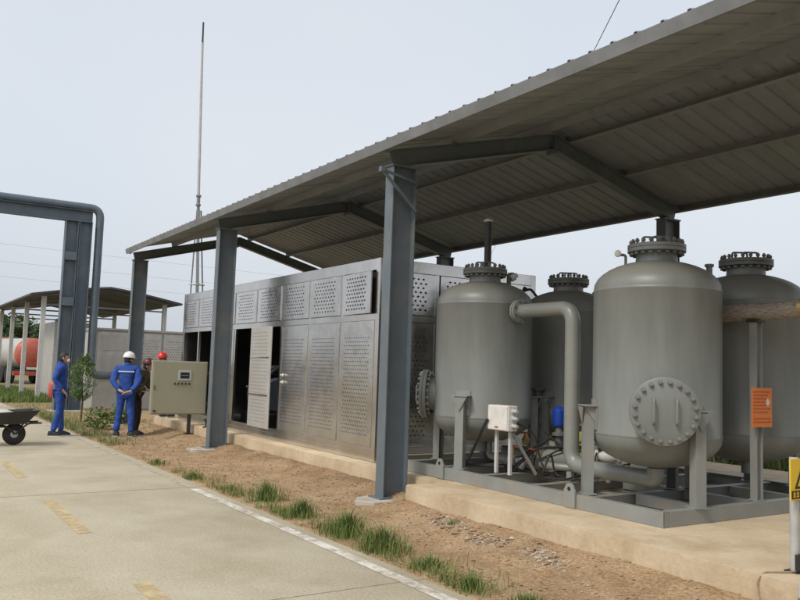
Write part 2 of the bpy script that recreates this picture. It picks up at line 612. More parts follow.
# ------------------------------------------------------------------ the setting
def ground():
    def axis(a, b, fa, fb, st, g):
        xs = []
        x = fa
        while x < fb:
            xs.append(x)
            x += st
        up, s = fb, st
        r = []
        while up < b:
            r.append(up)
            s *= g
            up += s
        r.append(b)
        lo, s = fa, st
        l = []
        while lo > a:
            s *= g
            lo -= s
            l.append(max(lo, a))
        return sorted(set(l)) + xs + r
    xs = axis(-900, 1200, 3.5, 5.75, 0.05, 1.22)
    ys = axis(-900, 1500, 2.4, 21.0, 0.06, 1.22)
    nx = len(xs)
    vs = [(x, y, gz(x, y)) for y in ys for x in xs]
    fs = [(j * nx + i, j * nx + i + 1, (j + 1) * nx + i + 1, (j + 1) * nx + i) for j in range(len(ys) - 1) for i in range(nx - 1)]
    me = bpy.data.meshes.new('ground')
    me.from_pydata(vs, [], fs)
    me.polygons.foreach_set('use_smooth', [True] * len(fs))
    me.materials.append(MT['ground'])
    put('ground', me, kind='structure')


ground()

# road slab with a slightly ragged edge
mb = MB()
ys = [-30 + 0.25 * i for i in range(600)]
edge = [3.62 + 0.022 * mnoise.noise(Vector((y * 1.7, 0, 9))) + 0.012 * mnoise.noise(Vector((y * 6, 3, 9))) for y in ys]
vs, fs = [], []
for y, e in zip(ys, edge):
    vs += [(-0.3, y, 0), (e - 0.03, y, 0), (e, y, -0.014), (e, y, -0.14)]
for i in range(len(ys) - 1):
    for k in range(3):
        a = i * 4 + k
        fs.append((a, a + 1, a + 5, a + 4))
mb.add(vs, fs)
road = mb.build('road', 'road', smooth=30, kind='structure')
for yj in (5.1, 10.1, 15.1, 20.1, 25.1):
    MB().box(-0.28, 3.585, yj - 0.006, yj + 0.006, -0.03, 0.0022).build('slab_joint', 'joint', road, smooth=0)
for y0, y1 in ((-2, 9.95), (10.05, 13.4), (13.6, 22)):
    mb = MB()
    n = int((y1 - y0) / 0.12)
    vs = []
    for i in range(n + 1):
        y = y0 + (y1 - y0) * i / n
        j = 0.012 * mnoise.noise(Vector((y * 4, 1, 2)))
        j2 = 0.012 * mnoise.noise(Vector((y * 4, 8, 2)))
        wd = 0.055 if y1 < 10 else 0.045
        vs += [(3.425 - wd + j, y, 0.004), (3.425 + wd + j2, y, 0.004)]
    mb.add(vs, [(2 * i, 2 * i + 1, 2 * i + 3, 2 * i + 2) for i in range(n)])
    mb.build('white_line', 'whiteline' if y1 < 10 else 'wornline', road, smooth=0)
for k in range(-1, 9):
    y0 = 3.95 + 3.83 * k
    y1 = y0 + 1.95
    n = 16
    vs = []
    for i in range(n + 1):
        y = y0 + (y1 - y0) * i / n
        j = 0.008 * mnoise.noise(Vector((y * 7, 4, 2)))
        vs += [(1.615 + j, y, 0.004), (1.745 + j * 0.6, y, 0.004)]
    MB().add(vs, [(2 * i, 2 * i + 1, 2 * i + 3, 2 * i + 2) for i in range(n)]).build('yellow_dash', 'yellowline', road, smooth=0)


def slab(name, x0, x1, y0, y1, ztop, zbot, m, fx=None):
    """slab with a worn, slightly uneven road-side arris"""
    mb = MB()
    n = max(2, int((y1 - y0) / 0.08))
    vs, fs = [], []
    for i in range(n + 1):
        y = y0 + (y1 - y0) * i / n
        d = 0.014 * mnoise.noise(Vector((y * 1.3, 3, 7))) + 0.010 * mnoise.noise(Vector((y * 7, 1, 7)))
        c = 0.007 + 0.012 * max(0, mnoise.noise(Vector((y * 5, 9, 7)))) + 0.03 * max(0, mnoise.noise(Vector((y * 2.3, 4, 1))) - 0.45)
        vs += [(x1, y, zbot), (x1, y, ztop), (x0 + c + 0.02 + d, y, ztop), (x0 + d + 0.004, y, ztop - 0.6 * c - 0.004), (x0 + d, y, ztop - 0.05), (x0 + d, y, zbot)]
    for i in range(n):
        for k in range(5):
            a = i * 6 + k
            fs.append((a, a + 1, a + 7, a + 6))
    fs.append((0, 1, 2, 3, 4, 5))
    e = n * 6
    fs.append((e + 5, e + 4, e + 3, e + 2, e + 1, e))
    mb.add(vs, fs)
    return mb.build(name, m, smooth=40, kind='structure')


slab('equipment_platform', 5.12, 11.2, -5.0, 7.68, PLAT, -0.3, 'platform')
slab('equipment_platform', 5.60, 11.2, 7.682, 19.4, PLAT - 0.003, -0.3, 'platform')

# ------------------------------------------------------------------ the canopy
CX0, CW, CH, CR = 5.28, 5.07, 4.21, 0.67
FR = [8.243 + 6.0 * k for k in (-2, -1, 0, 1, 2)]
XR = CX0 + CW / 2
SL = CR / (CW / 2)
canopy = thing('steel_canopy', 'long open steel shelter with ribbed gable roof over the tanks and container', 'canopy', (CX0, 8.243, 0))
OX, OY = CX0, 8.243


def rz_at(x):
    return CH + CR - abs(x - XR) * SL


# pads (setting) and columns
for k, y in enumerate(FR):
    z0 = gz(CX0, y) if y > 7.6 else PLAT
    for (x, zb) in ((CX0, 0.045), (CX0 + CW, PLAT)):
        if x == CX0 and y > 7.6:
            mb = MB()
            poly = []
            nn = 14
            for i in range(nn):
                a = 2 * math.pi * i / nn
                sq = 1 / max(abs(math.cos(a)), abs(math.sin(a)))
                rr = (0.85 + 0.25 * random.random()) * (0.7 + 0.3 * sq)
                poly.append((x - 0.10 + 0.42 * rr * math.cos(a), y - 0.02 + 0.25 * rr * math.sin(a), -0.2))
            mb.prism(poly, (0, 0, 0.2 + zb))
            o = mb.build('footing_pad', 'pad', canopy, smooth=30, bevel=0.012)
            o.location = (-OX, -OY, 0)
        zt = CH - 0.13
        mb = MB().hbeam((x, y, zb), (x, y, zt), 0.34, 0.18, (1, 0, 0), 0.013, 0.010)
        mb.box(x - 0.24, x + 0.24, y - 0.14, y + 0.14, zb + 0.001, zb + 0.018)
        mb.box(x - 0.19, x + 0.19, y - 0.1, y + 0.1, zt, zt + 0.02)
        o = mb.build('column', 'steel', canopy, smooth=0)
        o.location = (-OX, -OY, 0)
    for sgn in (-1, 1):
        xe = CX0 - 0.16 if sgn < 0 else CX0 + CW + 0.16
        mb = MB().hbeam((xe, y, rz_at(xe)), (XR - sgn * -0.002, y, rz_at(XR)), 0.22, 0.15, (0, 0, 1), 0.011, 0.009)
        o = mb.build('rafter', 'steel', canopy, smooth=0)
        o.location = (-OX, -OY, 0)
    mb = MB()
    mb.box(XR - 0.012, XR + 0.012, y - 0.09, y + 0.09, rz_at(XR) - 0.17, rz_at(XR) + 0.10)
    o = mb.build('ridge_plate', 'steel', canopy, smooth=0)
    o.location = (-OX, -OY, 0)

PX = [4.98, 6.12, 7.50, 8.13, 9.28, 10.62]
Y0R, Y1R = -5.0, 20.42
for i, x in enumerate(PX):
    z = rz_at(x) + 0.115
    h = 0.116
    wd = 0.055
    mb = MB()
    sg = 1 if x < XR else -1
    t = 0.004
    # C section
    prof = [(0, 0), (wd, 0), (wd, t + 0.012), (wd - t, t + 0.012), (wd - t, t), (t, t), (t, h - t), (wd - t, h - t), (wd - t, h - t - 0.012), (wd, h - t - 0.012), (wd, h), (0, h)]
    ux, uz = Vector((sg, 0, SL)).normalized(), Vector((-SL * sg, 0, 1)).normalized()
    ux = Vector((1, 0, SL * sg)).normalized() * sg
    poly = [Vector((x, Y0R + 0.05, z)) + ux * (a - wd / 2) + uz * b for (a, b) in prof]
    mb.prism(poly, (0, Y1R - Y0R - 0.1, 0))
    o = mb.build('purlin', 'eave' if i in (0, 5) else 'sheet', canopy, smooth=0)
    o.location = (-OX, -OY, 0)
    for y in FR:
        mb = MB()
        c = Vector((x, y, z)) + ux * (wd / 2 + 0.008) + uz * 0.045
        mb.obox(c, ux * 0.005, Vector((0, 0.05, 0)), uz * 0.07)
        mb.obox(c + ux * 0.03 - uz * 0.045, ux * 0.03, Vector((0, 0.05, 0)), uz * 0.004)
        o = mb.build('cleat', 'steel', canopy, smooth=0)
        o.location = (-OX, -OY, 0)
# sag rods between purlins
for y in [a + 3 for a in FR[1:4]]:
    for a, b in ((0, 1), (1, 2), (3, 4), (4, 5)):
        mb = MB().cyl((PX[a], y, rz_at(PX[a]) + 0.17), (PX[b], y, rz_at(PX[b]) + 0.17), 0.007, 6)
        o = mb.build('tie_rod', 'sheet', canopy)
        o.location = (-OX, -OY, 0)


def sheet_mesh(sgn, xe, top):
    """one ribbed sheet of a slope, 1 m wide, in roof coordinates (y from 0)"""
    prof = []
    for k in range(4):
        y = 0.25 * k
        prof += [(y, 0), (y + 0.09, 0), (y + 0.102, 0.022), (y + 0.128, 0.022), (y + 0.140, 0)]
    prof += [(1.0, 0), (1.015, 0)]
    t = 0.004
    pr = prof + [(a, b - t) for (a, b) in reversed(prof)]
    uz = Vector((SL * sgn, 0, 1)).normalized()
    x0, x1 = xe, XR + (0.03 * sgn)
    p0 = Vector((x0, 0, rz_at(x0) + top))
    p1 = Vector((x1, 0, rz_at(XR) - 0.03 * SL + top))
    mb = MB()
    nseg = 1
    n = len(pr)
    vs = [p0 + Vector((0, a, 0)) + uz * b for (a, b) in pr] + [p1 + Vector((0, a, 0)) + uz * b for (a, b) in pr]
    m = len(prof)
    fs = [(i, (i + 1) % n, n + (i + 1) % n, n + i) for i in range(n)]
    for i in range(m - 1):
        fs.append((i, n - 1 - i, n - 2 - i, i + 1))
        fs.append((n + i, n + i + 1, n + n - 2 - i, n + n - 1 - i))
    mb.add(vs, fs)
    me = mb.mesh('roof_sheet', 0)
    me.materials.append(MT['sheet'])
    return me


TOP = 0.115 + 0.118
sm = {-1: sheet_mesh(-1, 4.945, TOP), 1: sheet_mesh(1, 10.68, TOP)}
y = Y0R
while y < Y1R - 0.3:
    for sgn in (-1, 1):
        o = put('roof_sheet', sm[sgn], canopy)
        o.location = (-OX, -OY + y, random.uniform(-0.002, 0.002))
    y += 1.0165
mb = MB()
zr = rz_at(XR) + TOP + 0.05
mb.prism([(XR - 0.2, Y0R, zr - 0.2 * SL - 0.008), (XR, Y0R, zr), (XR + 0.2, Y0R, zr - 0.2 * SL - 0.008), (XR + 0.2, Y0R, zr - 0.2 * SL - 0.012), (XR, Y0R, zr - 0.005), (XR - 0.2, Y0R, zr - 0.2 * SL - 0.012)], (0, Y1R - Y0R, 0))
o = mb.build('ridge_cap', 'sheet', canopy, smooth=0)
o.location = (-OX, -OY, 0)
# small strut bracket near the head of a column
yb_ = FR[2]
mb = MB()
tip = Vector((CX0 - 0.36, yb_ - 0.13, 3.99))
mb.bar(tip, (CX0 + 0.16, yb_ - 0.105, 3.90), 0.03, 0.03)
mb.bar(tip, (CX0 + 0.16, yb_ - 0.105, 3.54), 0.03, 0.035)
mb.obox(tip, (0.03, 0, 0), (0, 0.03, 0), (0, 0, 0.03))
o = mb.build('strut_bracket', 'steel', canopy, smooth=0)
o.location = (-OX, -OY, 0)


# ------------------------------------------------------------------ perforated stainless container
KX0, KX1, KY0, KY1, KZ0, KZ1 = 5.85, 8.80, 9.60, 18.33, PLAT, 3.16
cont = thing('equipment_container', 'large stainless steel equipment container with perforated side panels under the canopy', 'container', (KX0, KY0, PLAT))


def kb(mb, name, m, parent=None, **k):
    o = mb.build(name, m, parent or cont, **k)
    if parent is None:
        o.location = (-KX0, -KY0, -PLAT)
    return o


PIT = (KY1 - KY0) / 8
kb(MB().box(KX0 + 0.004, KX1, KY0 + 0.004, KY1, KZ0 + 0.002, KZ0 + 0.11), 'floor_frame', 'steelplate', smooth=0, bevel=0.004)
kb(MB().box(KX0 + 0.02, KX1 - 0.02, KY0 + 0.02, KY1 - 0.02, KZ1 - 0.06, KZ1 - 0.01), 'roof_plate', 'steelplate', smooth=0)
kb(MB().box(KX1 - 0.04, KX1, KY0 + 0.03, KY1 - 0.03, KZ0 + 0.112, KZ1 - 0.062), 'back_wall', 'steelplate', smooth=0)
kb(MB().box(KX0 + 0.05, KX1 - 0.05, KY1 - 0.04, KY1, KZ0 + 0.112, KZ1 - 0.062), 'end_wall', 'steelplate', smooth=0)
kb(MB().box(KX1 - 0.06, KX1 - 0.045, KY0 + 0.1, KY1 - 0.1, KZ0 + 0.13, KZ1 - 0.07), 'inner_shade_sheet', 'dark', smooth=0)  # dark sheets on back, floor and ceiling, added as the doorway's shade
kb(MB().box(KX0 + 0.12, KX1 - 0.1, KY0 + 0.12, KY1 - 0.12, KZ0 + 0.111, KZ0 + 0.122), 'floor_shade_sheet', 'dark', smooth=0)
kb(MB().box(KX0 + 0.12, KX1 - 0.1, KY0 + 0.12, KY1 - 0.12, KZ1 - 0.075, KZ1 - 0.062), 'ceiling_shade_sheet', 'dark', smooth=0)
for (x0, x1, y0, y1, z0, z1) in ((KX0, KX0 + 0.06, KY0 + 0.1, KY1 - 0.1, KZ1 - 0.17, KZ1),
                                 (KX0 + 0.1, KX1 - 0.1, KY0, KY0 + 0.06, KZ1 - 0.17, KZ1),
                                 (KX0, KX0 + 0.05, KY0 + 0.1, KY1 - 0.1, KZ0 + 0.112, KZ0 + 0.2),
                                 (KX0 + 0.1, KX1 - 0.1, KY0, KY0 + 0.05, KZ0 + 0.112, KZ0 + 0.2),
                                 (KX0 + 0.002, KX0 + 0.05, KY0 + 0.1, KY1 - 0.1, 2.27, 2.37),
                                 (KX0 + 0.1, KX1 - 0.1, KY0 + 0.002, KY0 + 0.05, 2.27, 2.37)):
    kb(MB().box(x0, x1, y0, y1, z0, z1), 'rail', 'steelplate', smooth=0, bevel=0.005)
for (x, y) in ((KX0, KY0), (KX1 - 0.1, KY0), (KX0, KY1 - 0.1), (KX1 - 0.1, KY1 - 0.1)):
    kb(MB().box(x - 0.003, x + 0.1, y - 0.003, y + 0.1, KZ0 + 0.003, KZ1 + 0.003), 'corner_post', 'steelplate', smooth=0, bevel=0.006)
for i in range(1, 8):
    y = KY0 + PIT * i
    kb(MB().box(KX0 + 0.004, KX0 + 0.05, y - 0.035, y + 0.035, KZ0 + 0.2, KZ1 - 0.17), 'mullion', 'steelplate', smooth=0)
for x in (KX0 + 1.0, KX0 + 1.95):
    kb(MB().box(x - 0.035, x + 0.035, KY0 + 0.004, KY0 + 0.05, KZ0 + 0.2, KZ1 - 0.17), 'mullion', 'steelplate', smooth=0)


def panel(org, du, wd, ht, nrm, rows, cols, sw, sh, mu=0.13, m0=0.08, m1=0.08, vtile=None):
    """perforated panel from lower corner org along du, normal nrm; its own slots are raised louvres"""
    org, du, nrm = Vector(org), Vector(du), Vector(nrm)
    z = Vector((0, 0, 1))
    c = org + du * wd / 2 + z * ht / 2
    # folded tray panel: face plus lips, slightly dished
    mb = MB()
    mb.obox(c, du * wd / 2, nrm * 0.012, z * ht / 2)
    o = mb.build('panel', 'steelpanel', cont, smooth=0, bevel=0.004)
    o.location = (-KX0, -KY0, -PLAT)
    pb, lb = MB(), MB()
    for j in range(rows):
        for i in range(cols):
            off = 0.5 if j % 2 else 0
            if i + off > cols - 0.6:
                continue
            uu = mu * wd + (1 - 2 * mu) * wd * (i + off + 0.25) / cols
            vv = m0 * ht + (1 - m0 - m1) * ht * (j + 0.5) / rows
            p = org + du * uu + z * vv + nrm * 0.0125
            hw, hh = sw * random.uniform(0.9, 1.1) / 2, sh / 2
            pb.add([p - du * hw, p - z * hh, p + du * hw, p + z * hh], [(0, 1, 2, 3)])
    a = pb.build('perforation', 'hole', o, smooth=0, kind='stuff')
    return o


for i in range(8):
    y1 = KY0 + PIT * i + 0.039
    wd = PIT - 0.078
    if i == 0:
        y1, wd = KY0 + 0.13, PIT - 0.18
        a = R(3.5)      # this hatch stands a little open
        far = Vector((KX0 - 0.004, y1 + wd, 2.37))
        du = Vector((-math.sin(a), -math.cos(a), 0))
        panel(far, du, wd, 0.61, Vector((-math.cos(a), math.sin(a), 0)), 9, 8, 0.058, 0.034)
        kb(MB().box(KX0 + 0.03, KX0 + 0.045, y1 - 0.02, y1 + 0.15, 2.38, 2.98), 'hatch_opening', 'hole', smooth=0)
    else:
        panel((KX0 + 0.001, y1 + wd, 2.374), (0, -1, 0), wd, 0.612, (-1, 0, 0), 9, 8, 0.052, 0.030)
    if i == 0:
        y1, wd = KY0 + 0.103, PIT - 0.142
    if i in (0, 1, 2):
        panel((KX0 + 0.003, y1 + wd, 0.484), (0, -1, 0), wd, 1.782, (-1, 0, 0), 25, 11, 0.032, 0.021, 0.1, 0.07, 0.12)
    elif i in (5, 7) and i == 5:
        panel((KX0 + 0.003, y1 + wd, 0.484), (0, -1, 0), wd, 1.782, (-1, 0, 0), 25, 11, 0.032, 0.021, 0.1, 0.07, 0.12)
# solid strip beside the open doorway, then the leaf folded back in front of it
lf = panel((KX0 - 0.07, KY0 + PIT * 4 + 0.06, 0.47), Vector((-0.04, -1, 0)).normalized(), 1.02, 1.80, Vector((-1, 0.04, 0)).normalized(), 26, 9, 0.036, 0.020, 0.1, 0.04, 0.04)
lf.name = 'door'
lf.data.materials[0] = MT['leaf_alu']
lf['label'] = 'perforated door leaf folded open beside the dark doorway'
for zz in (1.05, 1.72):
    mb = MB()
    c0 = Vector((KX0 - 0.07, KY0 + PIT * 4 + 0.06, zz)) + Vector((-1, 0.04, 0)).normalized() * 0.014
    d0 = Vector((-0.04, -1, 0)).normalized()
    mb.obox(c0 + d0 * 0.49, d0 * 0.47, Vector((-0.006, 0, 0)), Vector((0, 0, 0.012)))
    mb.build('stiffener', 'steelplate', lf, smooth=0)
mb = MB()
for zz in (0.75, 1.95):
    mb.cyl((KX0 - 0.035, KY0 + PIT * 4 + 0.08, zz - 0.06), (KX0 - 0.035, KY0 + PIT * 4 + 0.08, zz + 0.06), 0.02, 10)
    mb.box(KX0 - 0.07, KX0 + 0.01, KY0 + PIT * 4 + 0.05, KY0 + PIT * 4 + 0.06, zz - 0.05, zz + 0.05)
mb.build('hinge', 'steelplate', lf)
# latches on the closed door
for (yy, zz) in ((KY0 + PIT * 2 + 0.88, 1.42), (KY0 + PIT * 2 + 0.88, 1.30)):
    kb(MB().lathe([(0.03, 0), (0.03, 0.012), (0.018, 0.02), (0.016, 0.05), (0, 0.055)], 12, (KX0 - 0.02, yy, zz), (-1, 0, 0)), 'latch', 'white')
# end wall towards the tanks
for k in range(3):
    x = KX0 + 0.1 + 0.0 + k * 0.95 - (0.02 if k else 0)
    panel((x + 0.02, KY0 + 0.001, 2.374), (1, 0, 0), 0.84, 0.612, (0, -1, 0), 8, 7, 0.055, 0.034)
    panel((x + 0.02, KY0 + 0.003, 0.484), (1, 0, 0), 0.84, 1.782, (0, -1, 0), 22, 9, 0.042, 0.024, 0.1, 0.07, 0.1)
# mesh screen standing inside the left doorway and inner back sheet
mb = MB()
for k in range(34):
    t = k * 0.075 - 0.9
    for s_ in (1, -1):
        y0, z0 = KY0 + PIT * 6 + 0.1, 0.6
        a = Vector((KX0 + 0.35, y0, z0))
        # diagonal wires clipped to the frame
        yA, zA = t, 0.0
        if s_ < 0:
            p = [(u, t + 1.05 - u) for u in (0, 0.95)]
        else:
            p = [(u, t + u) for u in (0, 0.95)]
        q = []
        for (u, v) in p:
            q.append((u, v))
        (u0, v0), (u1, v1) = q
        if max(v0, v1) < 0 or min(v0, v1) > 1.65:
            continue

        def clip(u0, v0, u1, v1):
            if v0 < 0:
                u0, v0 = u0 + (u1 - u0) * (0 - v0) / (v1 - v0), 0
            if v0 > 1.65:
                u0, v0 = u0 + (u1 - u0) * (1.65 - v0) / (v1 - v0), 1.65
            return u0, v0
        u0b, v0b = clip(u0, v0, u1, v1)
        u1b, v1b = clip(u1, v1, u0, v0)
        mb.bar(a + Vector((0, u0b, v0b)), a + Vector((0, u1b, v1b)), 0.012, 0.012, (1, 0, 0))
for (a0, a1) in (((0, 0), (0, 1.65)), ((0.95, 0), (0.95, 1.65)), ((0, 1.65), (0.95, 1.65)), ((0, 0), (0.95, 0))):
    o_ = Vector((KX0 + 0.35, KY0 + PIT * 6 + 0.1, 0.6))
    mb.bar(o_ + Vector((0, *a0)), o_ + Vector((0, *a1)), 0.04, 0.04, (1, 0, 0))
mb.bar((KX0 + 0.35, KY0 + PIT * 6 + 0.12, 0.388), (KX0 + 0.35, KY0 + PIT * 6 + 0.12, 0.62), 0.04, 0.04)
mb.bar((KX0 + 0.35, KY0 + PIT * 6 + 1.03, 0.388), (KX0 + 0.35, KY0 + PIT * 6 + 1.03, 0.62), 0.04, 0.04)
kb(mb, 'mesh_screen', 'galv', smooth=0)

# machine inside the doorway
eng = thing('compressor', 'dark compressor block with pipes inside the container doorway', 'compressor', (KX0 + 0.95, KY0 + PIT * 4.8, PLAT + 0.123))
MB().box(-0.6, 0.5, -0.6, 0.6, 0.001, 0.25).build('base', 'blackmetal', eng, smooth=0, bevel=0.01)
MB().lathe([(0.3, 0), (0.34, 0.05), (0.34, 0.75), (0.3, 0.8)], 20, (-0.25, -0.4, 0.6), (0, 1, 0)).build('cylinder', 'portal', eng)
MB().box(-0.45, -0.05, -0.25, 0.25, 0.25, 1.0).build('crankcase', 'blackmetal', eng, smooth=0, bevel=0.02)
for k, yy in enumerate((-0.3, 0.0, 0.28)):
    MB().tube(bend([(-0.5, yy, 0.25), (-0.55, yy, 0.9 + 0.1 * k), (-0.2, yy, 1.15), (0.2, yy, 1.15)], 0.12), 0.035, 8).build('pipe', 'galv' if k == 1 else 'steel', eng)
MB().lathe([(0.09, 0), (0.09, 0.02), (0.02, 0.03), (0.02, 0.12)], 14, (-0.62, 0.0, 0.75), (-1, 0, 0)).build('gauge', 'steel', eng)

# ------------------------------------------------------------------ tank skid
SX0, SX1, SY0, SY1, SH = 5.80, 8.95, 4.66, 9.30, 0.135
ST = PLAT + SH
skid = thing('tank_skid', 'grey steel skid frame of channel beams under the four tanks', 'skid', (SX0, SY0, PLAT))


def sb(mb, name, m='skid', **k):
    o = mb.build(name, m, skid, **k)
    o.location = (-SX0, -SY0, -PLAT)
    return o


def chan(p0, p1, out, h=SH, wd=0.075, t=0.008):
    """channel beam whose web faces out"""
    mb = MB()
    p0, p1, o = Vector(p0), Vector(p1), Vector(out)
    z = Vector((0, 0, 1))
    c = (p0 + p1) / 2
    d = (p1 - p0) / 2
    mb.obox(c + z * h / 2, d, o * -t / 2, z * h / 2)
    for zz in (t / 2, h - t / 2):
        mb.obox(c + z * zz - o * (wd / 2 + t / 2), d, o * wd / 2, z * t / 2)
    return mb


zb = PLAT + 0.002
sb(chan((SX0 + 0.004, SY0, zb), (SX0 + 0.004, SY1, zb), (-1, 0, 0)), 'beam', smooth=0, bevel=0.002)
sb(chan((SX1, SY0, zb), (SX1, SY1, zb), (1, 0, 0)), 'beam', smooth=0)
sb(chan((SX0 + 0.1, SY0 + 0.004, zb), (SX1 - 0.1, SY0 + 0.004, zb), (0, -1, 0)), 'beam', smooth=0, bevel=0.002)
sb(chan((SX0 + 0.1, SY1 - 0.004, zb), (SX1 - 0.1, SY1 - 0.004, zb), (0, 1, 0)), 'beam', smooth=0)
sb(MB().box(SX0 + 0.018, SX0 + 0.1, SY0 + 0.002, SY0 + 0.010, zb, zb + SH), 'end_plate', smooth=0)
for y in (5.62, 6.45, 7.28, 8.1, 8.75):
    sb(MB().hbeam((SX0 + 0.1, y, zb + SH / 2 - 0.003), (SX1 - 0.1, y, zb + SH / 2 - 0.003), SH - 0.014, 0.09, (0, 0, 1), 0.008, 0.007), 'cross_beam', smooth=0)
for x in (6.55, 7.3, 8.1):
    for a, b in ((SY0 + 0.1, 5.57), (5.67, 6.40), (6.5, 7.23), (7.33, 8.05), (8.15, 8.7)):
        if x == 7.3 or (a, b) == (SY0 + 0.1, 5.57):
            sb(MB().box(x - 0.04, x + 0.04, a, b, zb + 0.02, zb + SH - 0.012), 'stringer', smooth=0)
for y in (5.77, 7.95):
    mb = MB()
    pts = [(SX0 - 0.004, y - 0.075, zb + 0.002), (SX0 - 0.004, y + 0.075, zb + 0.002), (SX0 - 0.004, y + 0.075, zb + 0.17)]
    pts += [(SX0 - 0.004, y + 0.06 * math.cos(a), zb + 0.19 + 0.05 * math.sin(a)) for a in [math.pi * k / 6 for k in range(7)]]
    pts += [(SX0 - 0.004, y - 0.075, zb + 0.17)]
    mb.prism(pts, (-0.022, 0, 0))
    lug = sb(mb, 'lifting_lug', smooth=0, bevel=0.003)
    h_ = MB().lathe([(0.02, 0), (0.02, 0.003)], 12, (SX0 - 0.027, y, zb + 0.185), (-1, 0, 0))
    h_.build('hole', 'hole', lug, smooth=0)


# ------------------------------------------------------------------ tanks
def flange_bolts(c, ax, rad, n, rb, l0, l1):
    mb = MB()
    ax = Vector(ax).normalized()
    u, v = perp(ax)
    for k in range(n):
        a = 2 * math.pi * (k + 0.5) / n
        p = Vector(c) + (u * math.cos(a) + v * math.sin(a)) * rad
        mb.tube([p + ax * l0, p + ax * l1], rb, 6)
        mb.tube([p + ax * (l0 - 0.001), p + ax * (l0 + 0.022)], rb * 1.6, 6)
        mb.tube([p + ax * (l1 - 0.035), p + ax * (l1 - 0.013)], rb * 1.6, 6)
    return mb


def ubar(mb, c, along, outv, half, h, r=0.011):
    c, along, outv = Vector(c), Vector(along), Vector(outv)
    mb.tube(bend([c - along * half, c - along * half + outv * h, c + along * half + outv * h, c + along * half], 0.03, 4), r, 8)
    return mb


TR, ZS, ZB, HD = 0.618, 2.46, 1.0, 0.30


